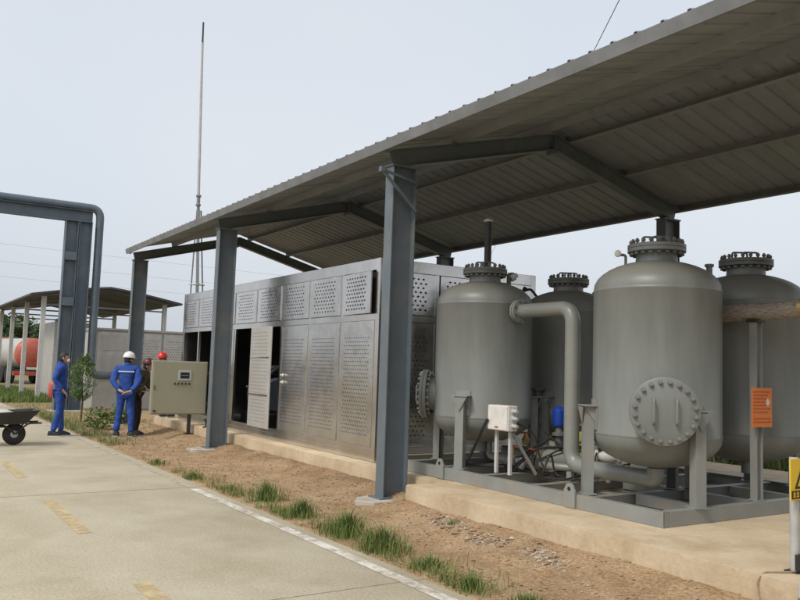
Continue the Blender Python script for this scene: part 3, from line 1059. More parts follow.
def tank(label, x, y, legs, man, flmat, extras):
    t = thing('pressure_tank', label, 'tank', (x, y, ST), 0, 'pressure tanks on the skid')
    z0 = ST
    pr = []
    n = 9
    for i in range(n + 1):
        a = -math.pi / 2 + math.pi / 2 * i / n
        pr.append((TR * math.cos(a) if i else 0.001, ZB - z0 + HD * math.sin(a)))
    pr += [(TR, ZB - z0 + 0.012), (TR + 0.004, ZB - z0 + 0.018), (TR + 0.004, ZB - z0 + 0.03), (TR, ZB - z0 + 0.036)]
    pr += [(TR, ZS - z0 - 0.036), (TR + 0.004, ZS - z0 - 0.03), (TR + 0.004, ZS - z0 - 0.018), (TR, ZS - z0 - 0.012)]
    for i in range(n + 1):
        a = math.pi / 2 * i / n
        pr.append((TR * math.cos(a) if i < n else 0.001, ZS - z0 + HD * math.sin(a)))
    MB().lathe(pr, 64).build('shell', 'tank', t, smooth=50)
    # top nozzle with a blind flange
    zt = ZS - z0 + HD
    MB().lathe([(0.215, -0.06), (0.205, 0.0), (0.20, 0.09), (0.20, 0.095)], 32, (0, 0, zt)).build('neck', 'tank', t, smooth=50)
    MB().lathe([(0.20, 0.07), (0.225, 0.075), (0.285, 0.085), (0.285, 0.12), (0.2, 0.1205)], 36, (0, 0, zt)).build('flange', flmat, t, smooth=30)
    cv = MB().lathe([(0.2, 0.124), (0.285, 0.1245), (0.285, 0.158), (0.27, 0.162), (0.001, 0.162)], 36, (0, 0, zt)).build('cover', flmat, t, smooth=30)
    flange_bolts((0, 0, zt), (0, 0, 1), 0.248, 20, 0.014, 0.055, 0.212).build('bolts', 'tank_dark', cv, kind='stuff')
    mb = MB()
    ubar(mb, (0.02, 0.09, zt + 0.15), (math.cos(YAW), -math.sin(YAW), 0), (0, 0, 1), 0.085, 0.11)
    mb.build('handle', flmat, cv)
    mb = MB()
    ubar(mb, (-0.02, -0.07, zt + 0.15), (math.cos(YAW), -math.sin(YAW), 0), (0, 0, 1), 0.085, 0.09)
    mb.build('handle', flmat, cv)
    # side manway
    if man is not None:
        d = Vector((math.cos(man), math.sin(man), 0))
        sd = Vector((-math.sin(man), math.cos(man), 0))
        c = Vector((0, 0, 1.28 - z0))
        MB().cyl(c + d * (TR - 0.12), c + d * (TR + 0.13), 0.215, 36).build('manway_neck', 'tank', t, smooth=40)
        MB().lathe([(0.20, TR + 0.075), (0.31, TR + 0.08), (0.31, TR + 0.118), (0.2, TR + 0.12)], 40, c, d).build('manway_flange', 'tank', t, smooth=30)
        mc = MB().lathe([(0.2, TR + 0.122), (0.31, TR + 0.123), (0.31, TR + 0.155), (0.30, TR + 0.16), (0.001, TR + 0.16)], 40, c, d).build('manway_cover', 'tank', t, smooth=30)
        flange_bolts(c + d * TR, d, 0.268, 20, 0.014, 0.04, 0.195).build('bolts', 'tank', mc, kind='stuff')
        for k in (-1, 1):
            mb = MB()
            ubar(mb, c + d * (TR + 0.155) + sd * k * 0.1, (0, 0, 1), d, 0.11, 0.07, 0.012)
            mb.build('handle', 'tank', mc)
    # legs with bracket pads
    for a in legs:
        d = Vector((math.cos(a), math.sin(a), 0))
        sd = Vector((-math.sin(a), math.cos(a), 0))
        foot = d * (TR + 0.055)
        lg = MB()
        hh = 1.27 - z0
        zc = Vector((0, 0, hh / 2 + 0.01))
        lg.obox(foot + zc + d * 0.05, d * 0.005, sd * 0.055, Vector((0, 0, hh / 2)))
        for k in (-1, 1):
            lg.obox(foot + zc + sd * k * 0.05, d * 0.0445, sd * 0.005, Vector((0, 0, hh / 2)))
        lg.obox(foot + Vector((0, 0, 0.007)), d * 0.07, sd * 0.08, Vector((0, 0, 0.006)))
        lo = lg.build('leg', 'skid', t, smooth=0, bevel=0.002)
        br = MB()
        # curved pad on the shell
        for i in range(4):
            a2 = a + (i - 1.5) * 0.075
            dd = Vector((math.cos(a2), math.sin(a2), 0))
            s2 = Vector((-math.sin(a2), math.cos(a2), 0))
            br.obox(dd * (TR + 0.006) + Vector((0, 0, 1.2 - z0)), dd * 0.006, s2 * 0.026, Vector((0, 0, 0.15)))
        br.obox(foot + Vector((0, 0, hh + 0.016)), d * 0.085, sd * 0.11, Vector((0, 0, 0.006)))
        for k in (-1, 1):
            p = foot + sd * k * 0.062
            br.prism([p + d * 0.058 + Vector((0, 0, hh + 0.009)), p - d * 0.05 + Vector((0, 0, hh + 0.009)), p - d * 0.05 + Vector((0, 0, hh - 0.15))], sd * k * 0.007)
        # sloping gusset face
        e = foot + Vector((0, 0, hh))
        br.prism([e + sd * 0.10 + d * 0.075, e - sd * 0.10 + d * 0.075, e + Vector((0, 0, -0.17)) + d * 0.058], d * 0.010)
        br.build('bracket', 'skid', lo, smooth=0)
    # bottom drain nozzle
    MB().cyl((0, 0, ZB - z0 - HD - 0.12), (0, 0, ZB - z0 - HD + 0.05), 0.06, 16).build('drain_nozzle', 'tank', t)
    extras(t, zt)
    return t


TA, TB = (6.53, 5.34), (6.53, 8.09)
TC, TD = (8.03, 5.34), (8.03, 8.09)


def ex_a(t, zt):
    # round gauge at the shoulder
    mb = MB().tube(bend([(-0.23, 0.20, zt - 0.06), (-0.23, 0.20, zt + 0.06), (-0.30, 0.26, zt + 0.06)], 0.03), 0.014, 8)
    mb.build('gauge_pipe', 'tank_dark', t)
    MB().lathe([(0.028, 0), (0.034, 0.004), (0.034, 0.03), (0.028, 0.034)], 18, (-0.29, 0.25, zt + 0.07), (-0.7, -0.6, 0.1)).build('gauge', 'whitepost', t)
    MB().lathe([(0.03, 0), (0.03, 0.07), (0.045, 0.075), (0.045, 0.1), (0.02, 0.105)], 12, (0.45, -0.29, zt - 0.115)).build('vent_cap', 'tank_dark', t)


def ex_b(t, zt):
    MB().tube([(0.02, -0.02, zt + 0.15), (0.02, -0.02, zt + 0.78)], 0.047, 18).build('vent_pipe', 'blackmetal', t)  # black colour stands in for the pipe's shaded silhouette
    mb = MB().lathe([(0.052, 0.0), (0.06, 0.0), (0.06, 0.025), (0.02, 0.05)], 14, (0.02, -0.02, zt + 0.785))
    mb.build('vent_cap', 'whitepost', t)
    MB().tube(bend([(0.26, -0.17, zt - 0.08), (0.26, -0.17, zt + 0.10), (0.32, -0.2, zt + 0.10)], 0.03), 0.03, 10).build('relief_valve', 'tank_dark', t)
    MB().lathe([(0.05, 0), (0.05, 0.06), (0.03, 0.07), (0.03, 0.1)], 12, (0.28, -0.18, zt + 0.05), (0.6, -0.3, 0.4)).build('valve_cap', 'whitepost', t)


def ex_c(t, zt):
    MB().lathe([(0.02, 0), (0.02, 0.06), (0.04, 0.062), (0.04, 0.09)], 10, (-0.36, 0.3, zt - 0.13)).build('vent_cap', 'tank_dark', t)


def ex_d(t, zt):
    MB().tube(bend([(-0.30, 0.28, zt - 0.12), (-0.38, 0.36, zt + 0.02), (-0.47, 0.44, zt - 0.02), (-0.58, 0.55, zt + 0.01)], 0.04), 0.018, 8).build('vent_line', 'blackmetal', t)
    MB().lathe([(0.03, 0), (0.035, 0.05), (0.02, 0.06)], 10, (-0.42, 0.4, zt), (-0.6, 0.5, 0.4)).build('valve', 'blackmetal', t)
    MB().tube(bend([(0.22, -0.26, zt - 0.10), (0.22, -0.26, zt - 0.02), (0.34, -0.4, zt - 0.02)], 0.03), 0.016, 8).build('vent_line', 'tank_dark', t)


tank('grey pressure tank with a bolted round manway facing the road end of the skid', *TA, (R(147.5), R(252), R(25)), R(225), 'tank', ex_a)
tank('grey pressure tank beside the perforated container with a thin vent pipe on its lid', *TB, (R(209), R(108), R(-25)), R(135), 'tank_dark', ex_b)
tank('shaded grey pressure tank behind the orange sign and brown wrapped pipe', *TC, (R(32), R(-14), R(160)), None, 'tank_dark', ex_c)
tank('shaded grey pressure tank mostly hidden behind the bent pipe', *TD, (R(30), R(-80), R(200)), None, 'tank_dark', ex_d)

# ------------------------------------------------------------------ pipework
px = TB[0]
t = thing('transfer_pipe', 'grey bent pipe from the upper side of one tank down under the next', 'pipe', (px, 6.5, ST))
zt_, zb_ = 2.34 - ST, 0.56 - ST
MB().tube(bend([(0, TB[1] - TR - 6.5 + 0.05, zt_), (0, 0, zt_), (0, 0, zb_ + 0.02), (0, TA[1] - 6.5, zb_ + 0.02), (0, TA[1] - 6.5, zb_ + 0.13)], 0.19, 8), 0.086, 24).build('tube', 'pipe', t, smooth=50)
yf = TB[1] - TR - 6.5
for dy in (-0.045, -0.085):
    MB().lathe([(0.09, 0), (0.145, 0.002), (0.145, 0.03), (0.09, 0.032)], 28, (0, yf + dy, zt_), (0, -1, 0)).build('flange', 'pipe', t, smooth=30)
flange_bolts((0, yf - 0.03, zt_), (0, -1, 0), 0.12, 8, 0.01, -0.01, 0.11).build('bolts', 'tank_dark', t, kind='stuff')
MB().bar((0, 0.0, -0.002), (0, 0.0, zb_ - 0.05), 0.07, 0.07).build('pipe_stand', 'skid', t, smooth=0)

# low header under the tanks, with valves
hd = thing('header_pipe', 'thick grey header pipe lying low between the tanks', 'pipe', (7.28, 7.0, ST))
MB().tube(bend([(-0.35, 1.15, 0.12), (-0.1, 1.0, 0.12), (-0.1, -0.2, 0.12), (0.4, -0.6, 0.12)], 0.2), 0.105, 20).build('tube', 'pipe', hd, smooth=50)
MB().box(-0.2, 0.0, 0.2, 0.3, 0.0, 0.06).build('saddle', 'skid', hd, smooth=0)
MB().box(-0.2, 0.0, 0.75, 0.85, 0.0, 0.06).build('saddle', 'skid', hd, smooth=0)
for k, yy in enumerate((0.05, 0.55)):
    MB().lathe([(0.1, 0), (0.15, 0.002), (0.15, 0.035), (0.1, 0.037)], 24, (-0.1, yy, 0.12), (0, 1, 0)).build('flange', 'pipe', hd, smooth=30)
v1 = thing('actuator_valve', 'blue valve actuator on the pipework between the tanks', 'valve', (7.18, 7.36, ST + 0.20))
MB().lathe([(0.05, 0), (0.05, 0.2), (0.09, 0.21), (0.09, 0.24), (0.05, 0.25), (0.04, 0.32)], 16).build('stem', 'tank_dark', v1)
MB().lathe([(0.03, 0.31), (0.075, 0.33), (0.085, 0.38), (0.085, 0.52), (0.05, 0.56), (0.01, 0.57)], 18).build('actuator', 'bluepaint', v1, smooth=40)
v2 = thing('hand_valve', 'small olive yellow valve body beside the bent pipe', 'valve', (7.15, 6.95, ST + 0.20))
MB().lathe([(0.05, 0), (0.05, 0.12), (0.08, 0.13), (0.10, 0.2), (0.08, 0.28), (0.02, 0.3)], 14).build('body', 'greenpaint', v2, smooth=40)
MB().lathe([(0.012, 0.29), (0.012, 0.36), (0.10, 0.365), (0.10, 0.385), (0.01, 0.386)], 18).build('handwheel', 'tank_dark', v2, smooth=30)
v3 = thing('pipe_valve', 'grey ball valve with a lever low beside the tank leg', 'valve', (6.72, 6.32, ST))
MB().lathe([(0.07, 0), (0.07, 0.03), (0.04, 0.04), (0.06, 0.08), (0.07, 0.14), (0.06, 0.2), (0.04, 0.24), (0.07, 0.25), (0.07, 0.28)], 16, (0, 0, 0.28), (0.6, -0.8, 0)).build('body', 'whitepost', v3, smooth=40)
MB().bar((0.1, -0.12, 0.36), (0.0, 0.08, 0.42), 0.03, 0.012).build('lever', 'blackmetal', v3, smooth=0)
MB().cyl((0.09, -0.11, 0.001), (0.09, -0.11, 0.24), 0.03, 10).build('stand', 'skid', v3)
# loose brass and white fittings on the manifold
for (x, y, z, m, lb) in ((6.98, 7.75, 0.26, 'brass', 'small brass valve on the header pipe behind the junction box'), (6.62, 7.42, 0.0, 'white', 'small white pipe fitting on the skid deck behind the junction box')):
    f_ = thing('small_valve', lb, 'valve', (x, y, ST + z - (0.0 if z else -0.0)))
    MB().lathe([(0.03, 0), (0.045, 0.03), (0.055, 0.07), (0.03, 0.11), (0.02, 0.15)], 12).build('body', m, f_)
    MB().bar((-0.07, 0.02, 0.155), (0.08, -0.03, 0.16), 0.025, 0.014).build('lever', 'orangeink' if m == 'brass' else 'blackmetal', f_, smooth=0)
# hoses on the deck
for k, (pts, lb) in enumerate(((((6.02, 7.35, 0.62), (6.0, 7.42, 0.5), (6.02, 7.75, 0.03), (6.2, 7.95, 0.02), (6.5, 7.6, 0.02)), 'black flexible conduit curling from the junction box over the deck'),
                               (((6.15, 6.98, 0.6), (6.35, 6.9, 0.5), (6.45, 6.9, 0.15), (6.5, 6.8, 0.02), (6.75, 6.7, 0.02)), 'thin black cable drooping behind the junction box'))):
    tag(MB().tube(bend([(a, b, ST + c) for (a, b, c) in pts], 0.2, 8), 0.018 if k == 0 else 0.011, 8).build('cable', 'black'), lb, 'cable')


# tangle of small pipework and cables on the deck between the tanks
random.seed(77)
for k in range(9):
    x0, y0 = random.uniform(6.25, 6.9), random.uniform(6.35, 7.7)
    pts = [(x0, y0, ST + 0.012)]
    for q in range(3):
        pts.append((pts[-1][0] + random.uniform(-0.2, 0.35), pts[-1][1] + random.uniform(-0.4, 0.4), ST + random.choice((0.012, 0.012, 0.10, 0.3))))
    pts.append((7.2 + random.uniform(-0.1, 0.5), random.uniform(6.3, 7.8), ST + random.uniform(0.05, 0.6)))
    tag(MB().tube(bend(pts, 0.12, 6), random.uniform(0.008, 0.016), 7).build('cable', 'black'), 'black cable tangled over the skid deck between the tanks', 'cable', 'cables tangled between the tanks')
for k, (x, y, h, r, m) in enumerate(((7.75, 7.15, 1.25, 0.05, 'tank_dark'), (7.05, 6.55, 0.75, 0.045, 'pipe'), (7.35, 7.95, 0.95, 0.05, 'tank_dark'), (7.6, 6.5, 0.6, 0.07, 'pipe'), (6.95, 8.55, 0.6, 0.06, 'tank_dark'))):
    t = thing('riser_pipe', 'short upright riser pipe with a flange between the tanks', 'pipe', (x, y, ST), 0, 'riser pipes between the tanks')
    MB().cyl((0, 0, 0.0), (0, 0, h), r, 14).build('tube', m, t)
    MB().lathe([(r, h), (r * 1.9, h + 0.002), (r * 1.9, h + 0.03), (r * 0.5, h + 0.032)], 16).build('flange', m, t)
    MB().lathe([(r, h * 0.5), (r * 1.9, h * 0.5 + 0.002), (r * 1.9, h * 0.5 + 0.05), (r, h * 0.5 + 0.052)], 16).build('flange', m, t)
t = thing('branch_pipe', 'thin grey branch pipe with valves running along the skid deck', 'pipe', (6.62, 7.1, ST))
MB().tube(bend([(0.0, 0.95, 0.30), (0.0, 0.95, 0.10), (0.05, -0.2, 0.10), (0.3, -0.6, 0.10), (0.3, -0.6, 0.4)], 0.1), 0.042, 14).build('tube', 'pipe', t, smooth=50)
for yy in (0.2, 0.6):
    vb = MB().lathe([(0.075, 0), (0.075, 0.03), (0.05, 0.04), (0.06, 0.09), (0.05, 0.14), (0.075, 0.15), (0.075, 0.18)], 14, (0.03, yy, 0.10), (0, -1, 0)).build('valve', 'tank_dark', t, smooth=40)
    MB().bar((0.03, yy - 0.09, 0.15), (0.03, yy - 0.09, 0.26), 0.02, 0.02).build('stem', 'brass', vb, smooth=0)
    MB().bar((0.03, yy - 0.2, 0.265), (0.03, yy + 0.02, 0.265), 0.022, 0.01).build('lever', 'orangeink', vb, smooth=0)
MB().box(-0.02, 0.1, 0.35, 0.43, 0.0, 0.06).build('saddle', 'skid', t, smooth=0)

# brown wrapped pipe on its post, with the orange board
t = thing('wrapped_pipe', 'brown shiny wrapped pipe running past the shaded tank', 'pipe', (7.30, 4.75, PLAT))
pts, rs = [], []
for i in range(60):
    y = 1.75 - 5.2 * i / 59
    pts.append((0, y, 2.27 - PLAT - 0.03 * (y) + 0.01 * math.sin(y * 3)))
    rs.append(0.082 + (0.010 if y > 0.15 else 0) + 0.006 * mnoise.noise(Vector((y * 6, 0, 0))) + (0.005 if (i % 4 == 0) else 0))
MB().tube(pts, rs, 20).build('wrapped_tube', 'wrap', t, smooth=60)
MB().lathe([(0.085, 0), (0.10, 0.003), (0.10, 0.05), (0.085, 0.053)], 20, (0, -0.48, 2.285 - PLAT), (0, -1, 0)).build('coupling', 'brass', t)
zp = 2.27 - 0.09 - PLAT
o = MB().hbeam((0, 0, SH + 0.002), (0, 0, zp - 0.015), 0.10, 0.075, (1, 0, 0), 0.007, 0.006).build('support_post', 'skid', t, smooth=0)
MB().box(-0.07, 0.07, -0.06, 0.06, zp - 0.015, zp + 0.005).build('saddle', 'blackmetal', t, smooth=0)
MB().box(-0.07, 0.07, -0.06, 0.06, SH + 0.003, SH + 0.012).build('foot_plate', 'skid', t, smooth=0)
t = thing('notice_board', 'orange notice board with a small white diamond fixed on the pipe post', 'sign', (7.315, 4.70, 1.13))
MB().box(-0.165, 0.165, -0.006, 0.004, 0, 0.385).build('board', 'orange', t, smooth=0, bevel=0.002)
mb = MB()
random.seed(3)
for j in range(9):
    z = 0.345 - j * 0.033
    if j in (7, 8):
        z -= 0.03
    x = -0.145
    lim = 0.06 if j in (2, 3, 4) else (0.13 if j not in (1, 6) else 0.09)
    while x < lim:
        wd = random.uniform(0.010, 0.017)
        for q in range(2):
            zz = z + random.uniform(-0.006, 0.006)
            mb.box(x, x + wd, -0.0085, -0.0065, zz, zz + 0.003)
        mb.box(x + wd * 0.4, x + wd * 0.6, -0.0082, -0.0066, z - 0.007, z + 0.009)
        x += wd + 0.006
mb.build('lettering', 'orangeink', t, smooth=0, kind='stuff')
MB().prism([(0.09 + 0.034 * math.cos(a), -0.007, 0.245 + 0.042 * math.sin(a)) for a in (0, math.pi / 2, math.pi, 1.5 * math.pi)], (0, -0.002, 0)).build('diamond', 'white', t, smooth=0)

# white junction box on legs
t = thing('junction_box', 'white electrical junction box on thin steel legs beside the skid edge', 'junction box', (6.12, 7.20, ST))
bx = MB().box(-0.07, 0.07, -0.18, 0.18, 0.50, 0.79).build('box', 'white', t, smooth=0, bevel=0.008)
MB().box(-0.082, -0.071, -0.17, 0.17, 0.51, 0.78).build('lid', 'white', bx, smooth=0, bevel=0.004)
MB().box(-0.085, -0.0825, -0.02, 0.04, 0.53, 0.55).build('label_plate', 'orangeink', bx, smooth=0)
for zz in (0.56, 0.645, 0.73):
    MB().lathe([(0.028, 0), (0.028, 0.03), (0.02, 0.035), (0.02, 0.08)], 12, (0, -0.18, zz), (0, -1, 0)).build('cable_gland', 'galv', bx)
for (y, x) in ((0.12, 0.02), (-0.12, 0.02)):
    MB().box(x - 0.015, x + 0.015, y - 0.02, y + 0.02, 0.001, 0.5).build('leg', 'whitepost', t, smooth=0)
MB().bar((0.03, -0.14, 0.49), (0.35, -0.2, 0.005), 0.03, 0.03).build('brace', 'skid', t, smooth=0)

# ------------------------------------------------------------------ warning sign at the kerb
t = thing('warning_sign', 'yellow warning sign with a black triangle on a grey post', 'sign', (5.385, 3.22, PLAT))
MB().cyl((0, 0, 0.001), (0, 0, 0.78), 0.032, 16).build('post', 'galv', t)
MB().box(-0.05, 0.05, -0.05, 0.05, 0.0005, 0.012).build('foot_plate', 'blackmetal', t, smooth=0)
MB().box(-0.055, 0.03, -0.055, -0.031, 0.02, 0.13).build('clamp', 'blackmetal', t, smooth=0, bevel=0.004)
sg = MB().box(-0.115, 0.175, -0.044, -0.036, 0.495, 0.775).build('board', 'yellow', t, smooth=0, bevel=0.002)
mb = MB()
cx = 0.03


def tri(s_, z0):
    return [(cx - s_ * 0.5, z0), (cx + s_ * 0.5, z0), (cx, z0 + s_ * 0.9)]


o_, i_ = tri(0.20, 0.572), tri(0.135, 0.588)
vs = [(a, -0.0465, b) for a, b in o_] + [(a, -0.0465, b) for a, b in i_]
mb.add(vs, [(0, 1, 4, 3), (1, 2, 5, 4), (2, 0, 3, 5)])
mb.add([(cx - 0.012, -0.0465, 0.665), (cx + 0.016, -0.0465, 0.665), (cx + 0.004, -0.0465, 0.64), (cx + 0.02, -0.0465, 0.64), (cx - 0.012, -0.0465, 0.598), (cx - 0.002, -0.0465, 0.628), (cx - 0.018, -0.0465, 0.628)], [(0, 1, 2, 3, 4, 5, 6)])
mb.build('warning_triangle', 'ink', sg, smooth=0)
MB().box(-0.105, 0.165, -0.0470, -0.0442, 0.506, 0.560).build('caption_band', 'ink', sg, smooth=0)
mb = MB()
for k in range(6):
    x = -0.09 + k * 0.04
    for q in range(3):
        zz = 0.518 + q * 0.012
        mb.box(x, x + 0.028, -0.0485, -0.0473, zz, zz + 0.005)
    mb.box(x + 0.012, x + 0.017, -0.0487, -0.0474, 0.513, 0.553)
mb.build('lettering', 'yellow', sg, smooth=0, kind='stuff')
tag(MB().tube(bend([(5.39, 3.16, PLAT + 0.05), (5.36, 3.19, PLAT + 0.012), (5.25, 3.24, PLAT + 0.010), (5.15, 3.30, PLAT + 0.010), (5.10, 3.32, PLAT - 0.05), (5.09, 3.30, 0.13), (5.03, 3.2, 0.10)], 0.03, 4), 0.0055, 8).build('cable', 'clod'), 'thin brown cable running down the platform edge from the sign post', 'cable')
t = thing('guard_post', 'pale grey guard post standing against the platform corner', 'post', (5.04, 2.93, 0.05))
MB().lathe([(0.055, -0.2), (0.055, 0.22), (0.05, 0.27), (0.035, 0.30), (0.001, 0.305)], 20).build('tube', 'whitepost', t, smooth=40)
MB().lathe([(0.057, 0.12), (0.0575, 0.13), (0.0575, 0.16), (0.057, 0.17)], 20).build('band', 'steel', t)

# ------------------------------------------------------------------ control cabinet
CYc = 16.42
t = thing('control_cabinet', 'khaki grey control cabinet with a small screen beside the container', 'cabinet', (4.655, CYc, PLAT))
body = MB().box(0, 1.165, 0, 0.10, 0.23, 1.33).build('body', 'cab', t, smooth=0, bevel=0.012)
MB().box(0.02, 1.145, -0.018, -0.001, 0.25, 1.31).build('door', 'cab', t, smooth=0, bevel=0.006)
scr = MB().box(0.53, 0.81, -0.032, -0.019, 0.93, 1.14).build('screen_bezel', 'cabgrey', t, smooth=0, bevel=0.005)
MB().box(0.575, 0.765, -0.034, -0.0325, 0.97, 1.10).build('screen', 'screen', scr, smooth=0)
MB().box(0.595, 0.745, -0.0352, -0.0342, 1.035, 1.04).build('screen_line', 'cabgrey', scr, smooth=0)
for k in range(5):
    MB().lathe([(0.022, 0), (0.022, 0.012), (0.014, 0.016), (0.012, 0.03), (0.001, 0.031)], 12, (0.47 + 0.075 * k, -0.018, 0.865), (0, -1, 0)).build('button', 'helmetd' if k == 0 else 'blackmetal', t)
MB().box(0.05, 0.10, -0.035, -0.019, 0.29, 0.32).build('latch', 'blackmetal', t, smooth=0)
MB().box(0.04, 0.07, -0.028, -0.019, 0.74, 0.82).build('latch', 'tank_dark', t, smooth=0)
for zz in (0.45, 1.1):
    MB().box(1.166, 1.197, 0.02, 0.09, zz - 0.03, zz + 0.03).build('mounting_bracket', 'steel', t, smooth=0)
MB().box(0.80, 0.86, 0.02, 0.08, -0.16, 0.229).build('support_leg', 'blackmetal', t, smooth=0)
MB().box(0.75, 0.91, -0.03, 0.13, -0.17, -0.155).build('foot_plate', 'blackmetal', t, smooth=0)
t = thing('foot_pump', 'small black floor fitting standing on the platform edge under the cabinet', 'fitting', (5.66, 15.9, PLAT))
MB().lathe([(0.07, 0), (0.07, 0.015), (0.02, 0.03), (0.025, 0.12), (0.06, 0.14), (0.06, 0.17), (0.001, 0.18)], 14).build('body', 'blackmetal', t)

# ------------------------------------------------------------------ pipe portal across the road
t = thing('pipe_portal', 'blue steel portal carrying a pipe across the road', 'pipe rack', (4.84, 26.0, 0))
for x in (-0.20, 0.20):
    MB().hbeam((x, 0, 0.03), (x, 0, 5.82), 0.37, 0.30, (1, 0, 0), 0.018, 0.011).build('post', 'portal', t, smooth=0)
    MB().hbeam((x - 6.9, 0, -0.05), (x - 6.9, 0, 5.82), 0.37, 0.30, (1, 0, 0), 0.018, 0.011).build('post', 'portal', t, smooth=0)
MB().hbeam((-7.4, 0, 6.0), (0.40, 0, 6.0), 0.36, 0.28, (0, 0, 1), 0.014, 0.011).build('beam', 'portal', t, smooth=0)
for zz in (1.2, 3.2, 4.6):
    MB().box(-0.36, -0.03, -0.155, -0.145, zz, zz + 0.25).build('batten_plate', 'portal', t, smooth=0)
MB().tube(bend([(-7.8, 0, 6.305), (0.62, 0, 6.305), (0.62, 0, 1.1), (2.2, 0.6, 1.1)], 0.32, 8), 0.122, 20).build('pipe', 'portal', t, smooth=50)
MB().box(-0.5, 0.5, -0.35, 0.35, -0.3, 0.028).build('footing', 'pad', t, smooth=0, bevel=0.02)
MB().box(-7.45, -6.35, -0.35, 0.35, -0.3, -0.052).build('footing', 'pad', t, smooth=0)

# ------------------------------------------------------------------ lightning mast
t = thing('lightning_mast', 'tall thin lightning mast with a braced foot rising behind the container', 'mast', (9.15, 27.0, 0))
MB().tube([(0, 0, 0), (-0.12, 0, 4.3), (-0.25, 0, 7.3)], [0.06, 0.055, 0.05], 10).build('lower_tube', 'eave', t)
MB().tube([(-0.25, 0, 7.3), (-0.36, 0, 11.0), (-0.41, 0, 12.9)], [0.052, 0.048, 0.042], 8).build('upper_tube', 'galv', t)
MB().lathe([(0.09, 0), (0.09, 0.06), (0.06, 0.08), (0.06, 0.3), (0.09, 0.32), (0.09, 0.38)], 12, (-0.245, 0, 7.05)).build('joint', 'eave', t)
MB().tube([(-0.41, 0, 12.9), (-0.42, 0, 13.65)], [0.034, 0.03], 6).build('tip', 'blackmetal', t)
for a in (0.3, 2.4, 4.5):
    MB().cyl((0.45 * math.cos(a), 0.45 * math.sin(a), 0), (-0.2 + 0.08 * math.cos(a), 0.08 * math.sin(a), 6.9), 0.025, 6).build('brace', 'eave', t)
MB().tube([(-0.36, 0.2, 4.3), (0.2, 0.2, 4.3), (0.0, -0.32, 4.3), (-0.36, 0.2, 4.3)], 0.02, 6).build('brace_ring', 'galv', t)

# ------------------------------------------------------------------ low enclosure beyond the container
t = thing('low_enclosure', 'low grey equipment enclosure with perforated doors behind the workers', 'enclosure', (5.78, 27.0, 0))
MB().box(0, 4.3, 0.0, 2.0, 0.0, 0.85).build('base', 'greyshell', t, smooth=0)
MB().box(0.02, 4.28, 0.03, 1.98, 0.851, 2.56).build('body', 'greyshell', t, smooth=0)
MB().box(-0.03, 4.33, -0.03, 2.03, 2.561, 2.62).build('roof', 'greyshell', t, smooth=0)
for k in range(4):
    x0 = 0.08 + 1.06 * k
    d = MB().box(x0, x0 + 0.98, -0.012, 0.029, 1.0, 2.5).build('door', 'galv', t, smooth=0, bevel=0.006)
    mb = MB()
    if k == 0:
        MB().box(x0 + 0.12, x0 + 0.86, -0.02, -0.013, 1.9, 2.4).build('window', 'greyshell', d, smooth=0)
        MB().box(x0 + 0.12, x0 + 0.86, -0.02, -0.013, 1.15, 1.75).build('window', 'greyshell', d, smooth=0)
    else:
        for j in range(14):
            for i in range(9):
                p = Vector((x0 + 0.12 + 0.09 * i + (0.045 if j % 2 else 0), -0.0135, 1.15 + 0.085 * j))
                mb.add([p + Vector((-0.028, 0, 0)), p + Vector((0, 0, -0.016)), p + Vector((0.028, 0, 0)), p + Vector((0, 0, 0.016))], [(0, 1, 2, 3)])
        mb.build('perforation', 'tank_dark', d, smooth=0, kind='stuff')

# ------------------------------------------------------------------ far canopy, its machine, truck, extinguishers
far = thing('far_canopy', 'smaller old shelter with a low dark roof beyond the blue portal', 'canopy', (5.0, 32.8, 0))
for y in (0, 4.2, 8.4, 12.6):
    for x in (0.05, 4.65):
        MB().box(x - 0.08, x + 0.08, y - 0.08, y + 0.08, -0.05, 3.93).build('column', 'whitepost' if x < 1 else 'galv', far, smooth=0)
    MB().prism([(-0.05, y - 0.05, 3.901), (4.75, y - 0.05, 3.901), (2.3, y - 0.05, 4.42)], (0, 0.1, 0)).build('truss', 'galv', far, smooth=0) if False else None
    for (a, b) in (((0, y, 3.95), (2.35, y, 4.34)), ((4.7, y, 3.95), (2.35, y, 4.34)), ((0, y, 3.62), (4.7, y, 3.62))):
        MB().bar(a, b, 0.05, 0.06, (0, 1, 0)).build('rafter', 'eave', far, smooth=0)
prof = []
for k in range(13):
    u = -0.5 + 5.7 * k / 12
    prof.append((u, 3.98 + 0.45 * (1 - abs((u - 2.35) / 2.85) ** 1.25)))
poly = [(u, -0.6, z) for u, z in prof] + [(u, -0.6, z - 0.06) for u, z in reversed(prof)]
vs, fs = [], []
n = len(prof)
mb = MB()
for (yy) in (-0.6, 13.4):
    vs += [(u, yy, z) for u, z in prof] + [(u, yy, z - 0.07) for u, z in prof]
for i in range(n - 1):
    fs += [(i, i + 1, 2 * n + i + 1, 2 * n + i), (n + i, 2 * n + n + i, 2 * n + n + i + 1, n + i + 1), (i, n + i, n + i + 1, i + 1), (2 * n + i, 2 * n + i + 1, 3 * n + i + 1, 3 * n + i)]
fs += [(0, 2 * n, 3 * n, n), (n - 1, 2 * n - 1, 4 * n - 1, 3 * n - 1)]
mb.add(vs, fs).build('roof', 'roofdark', far, smooth=30)

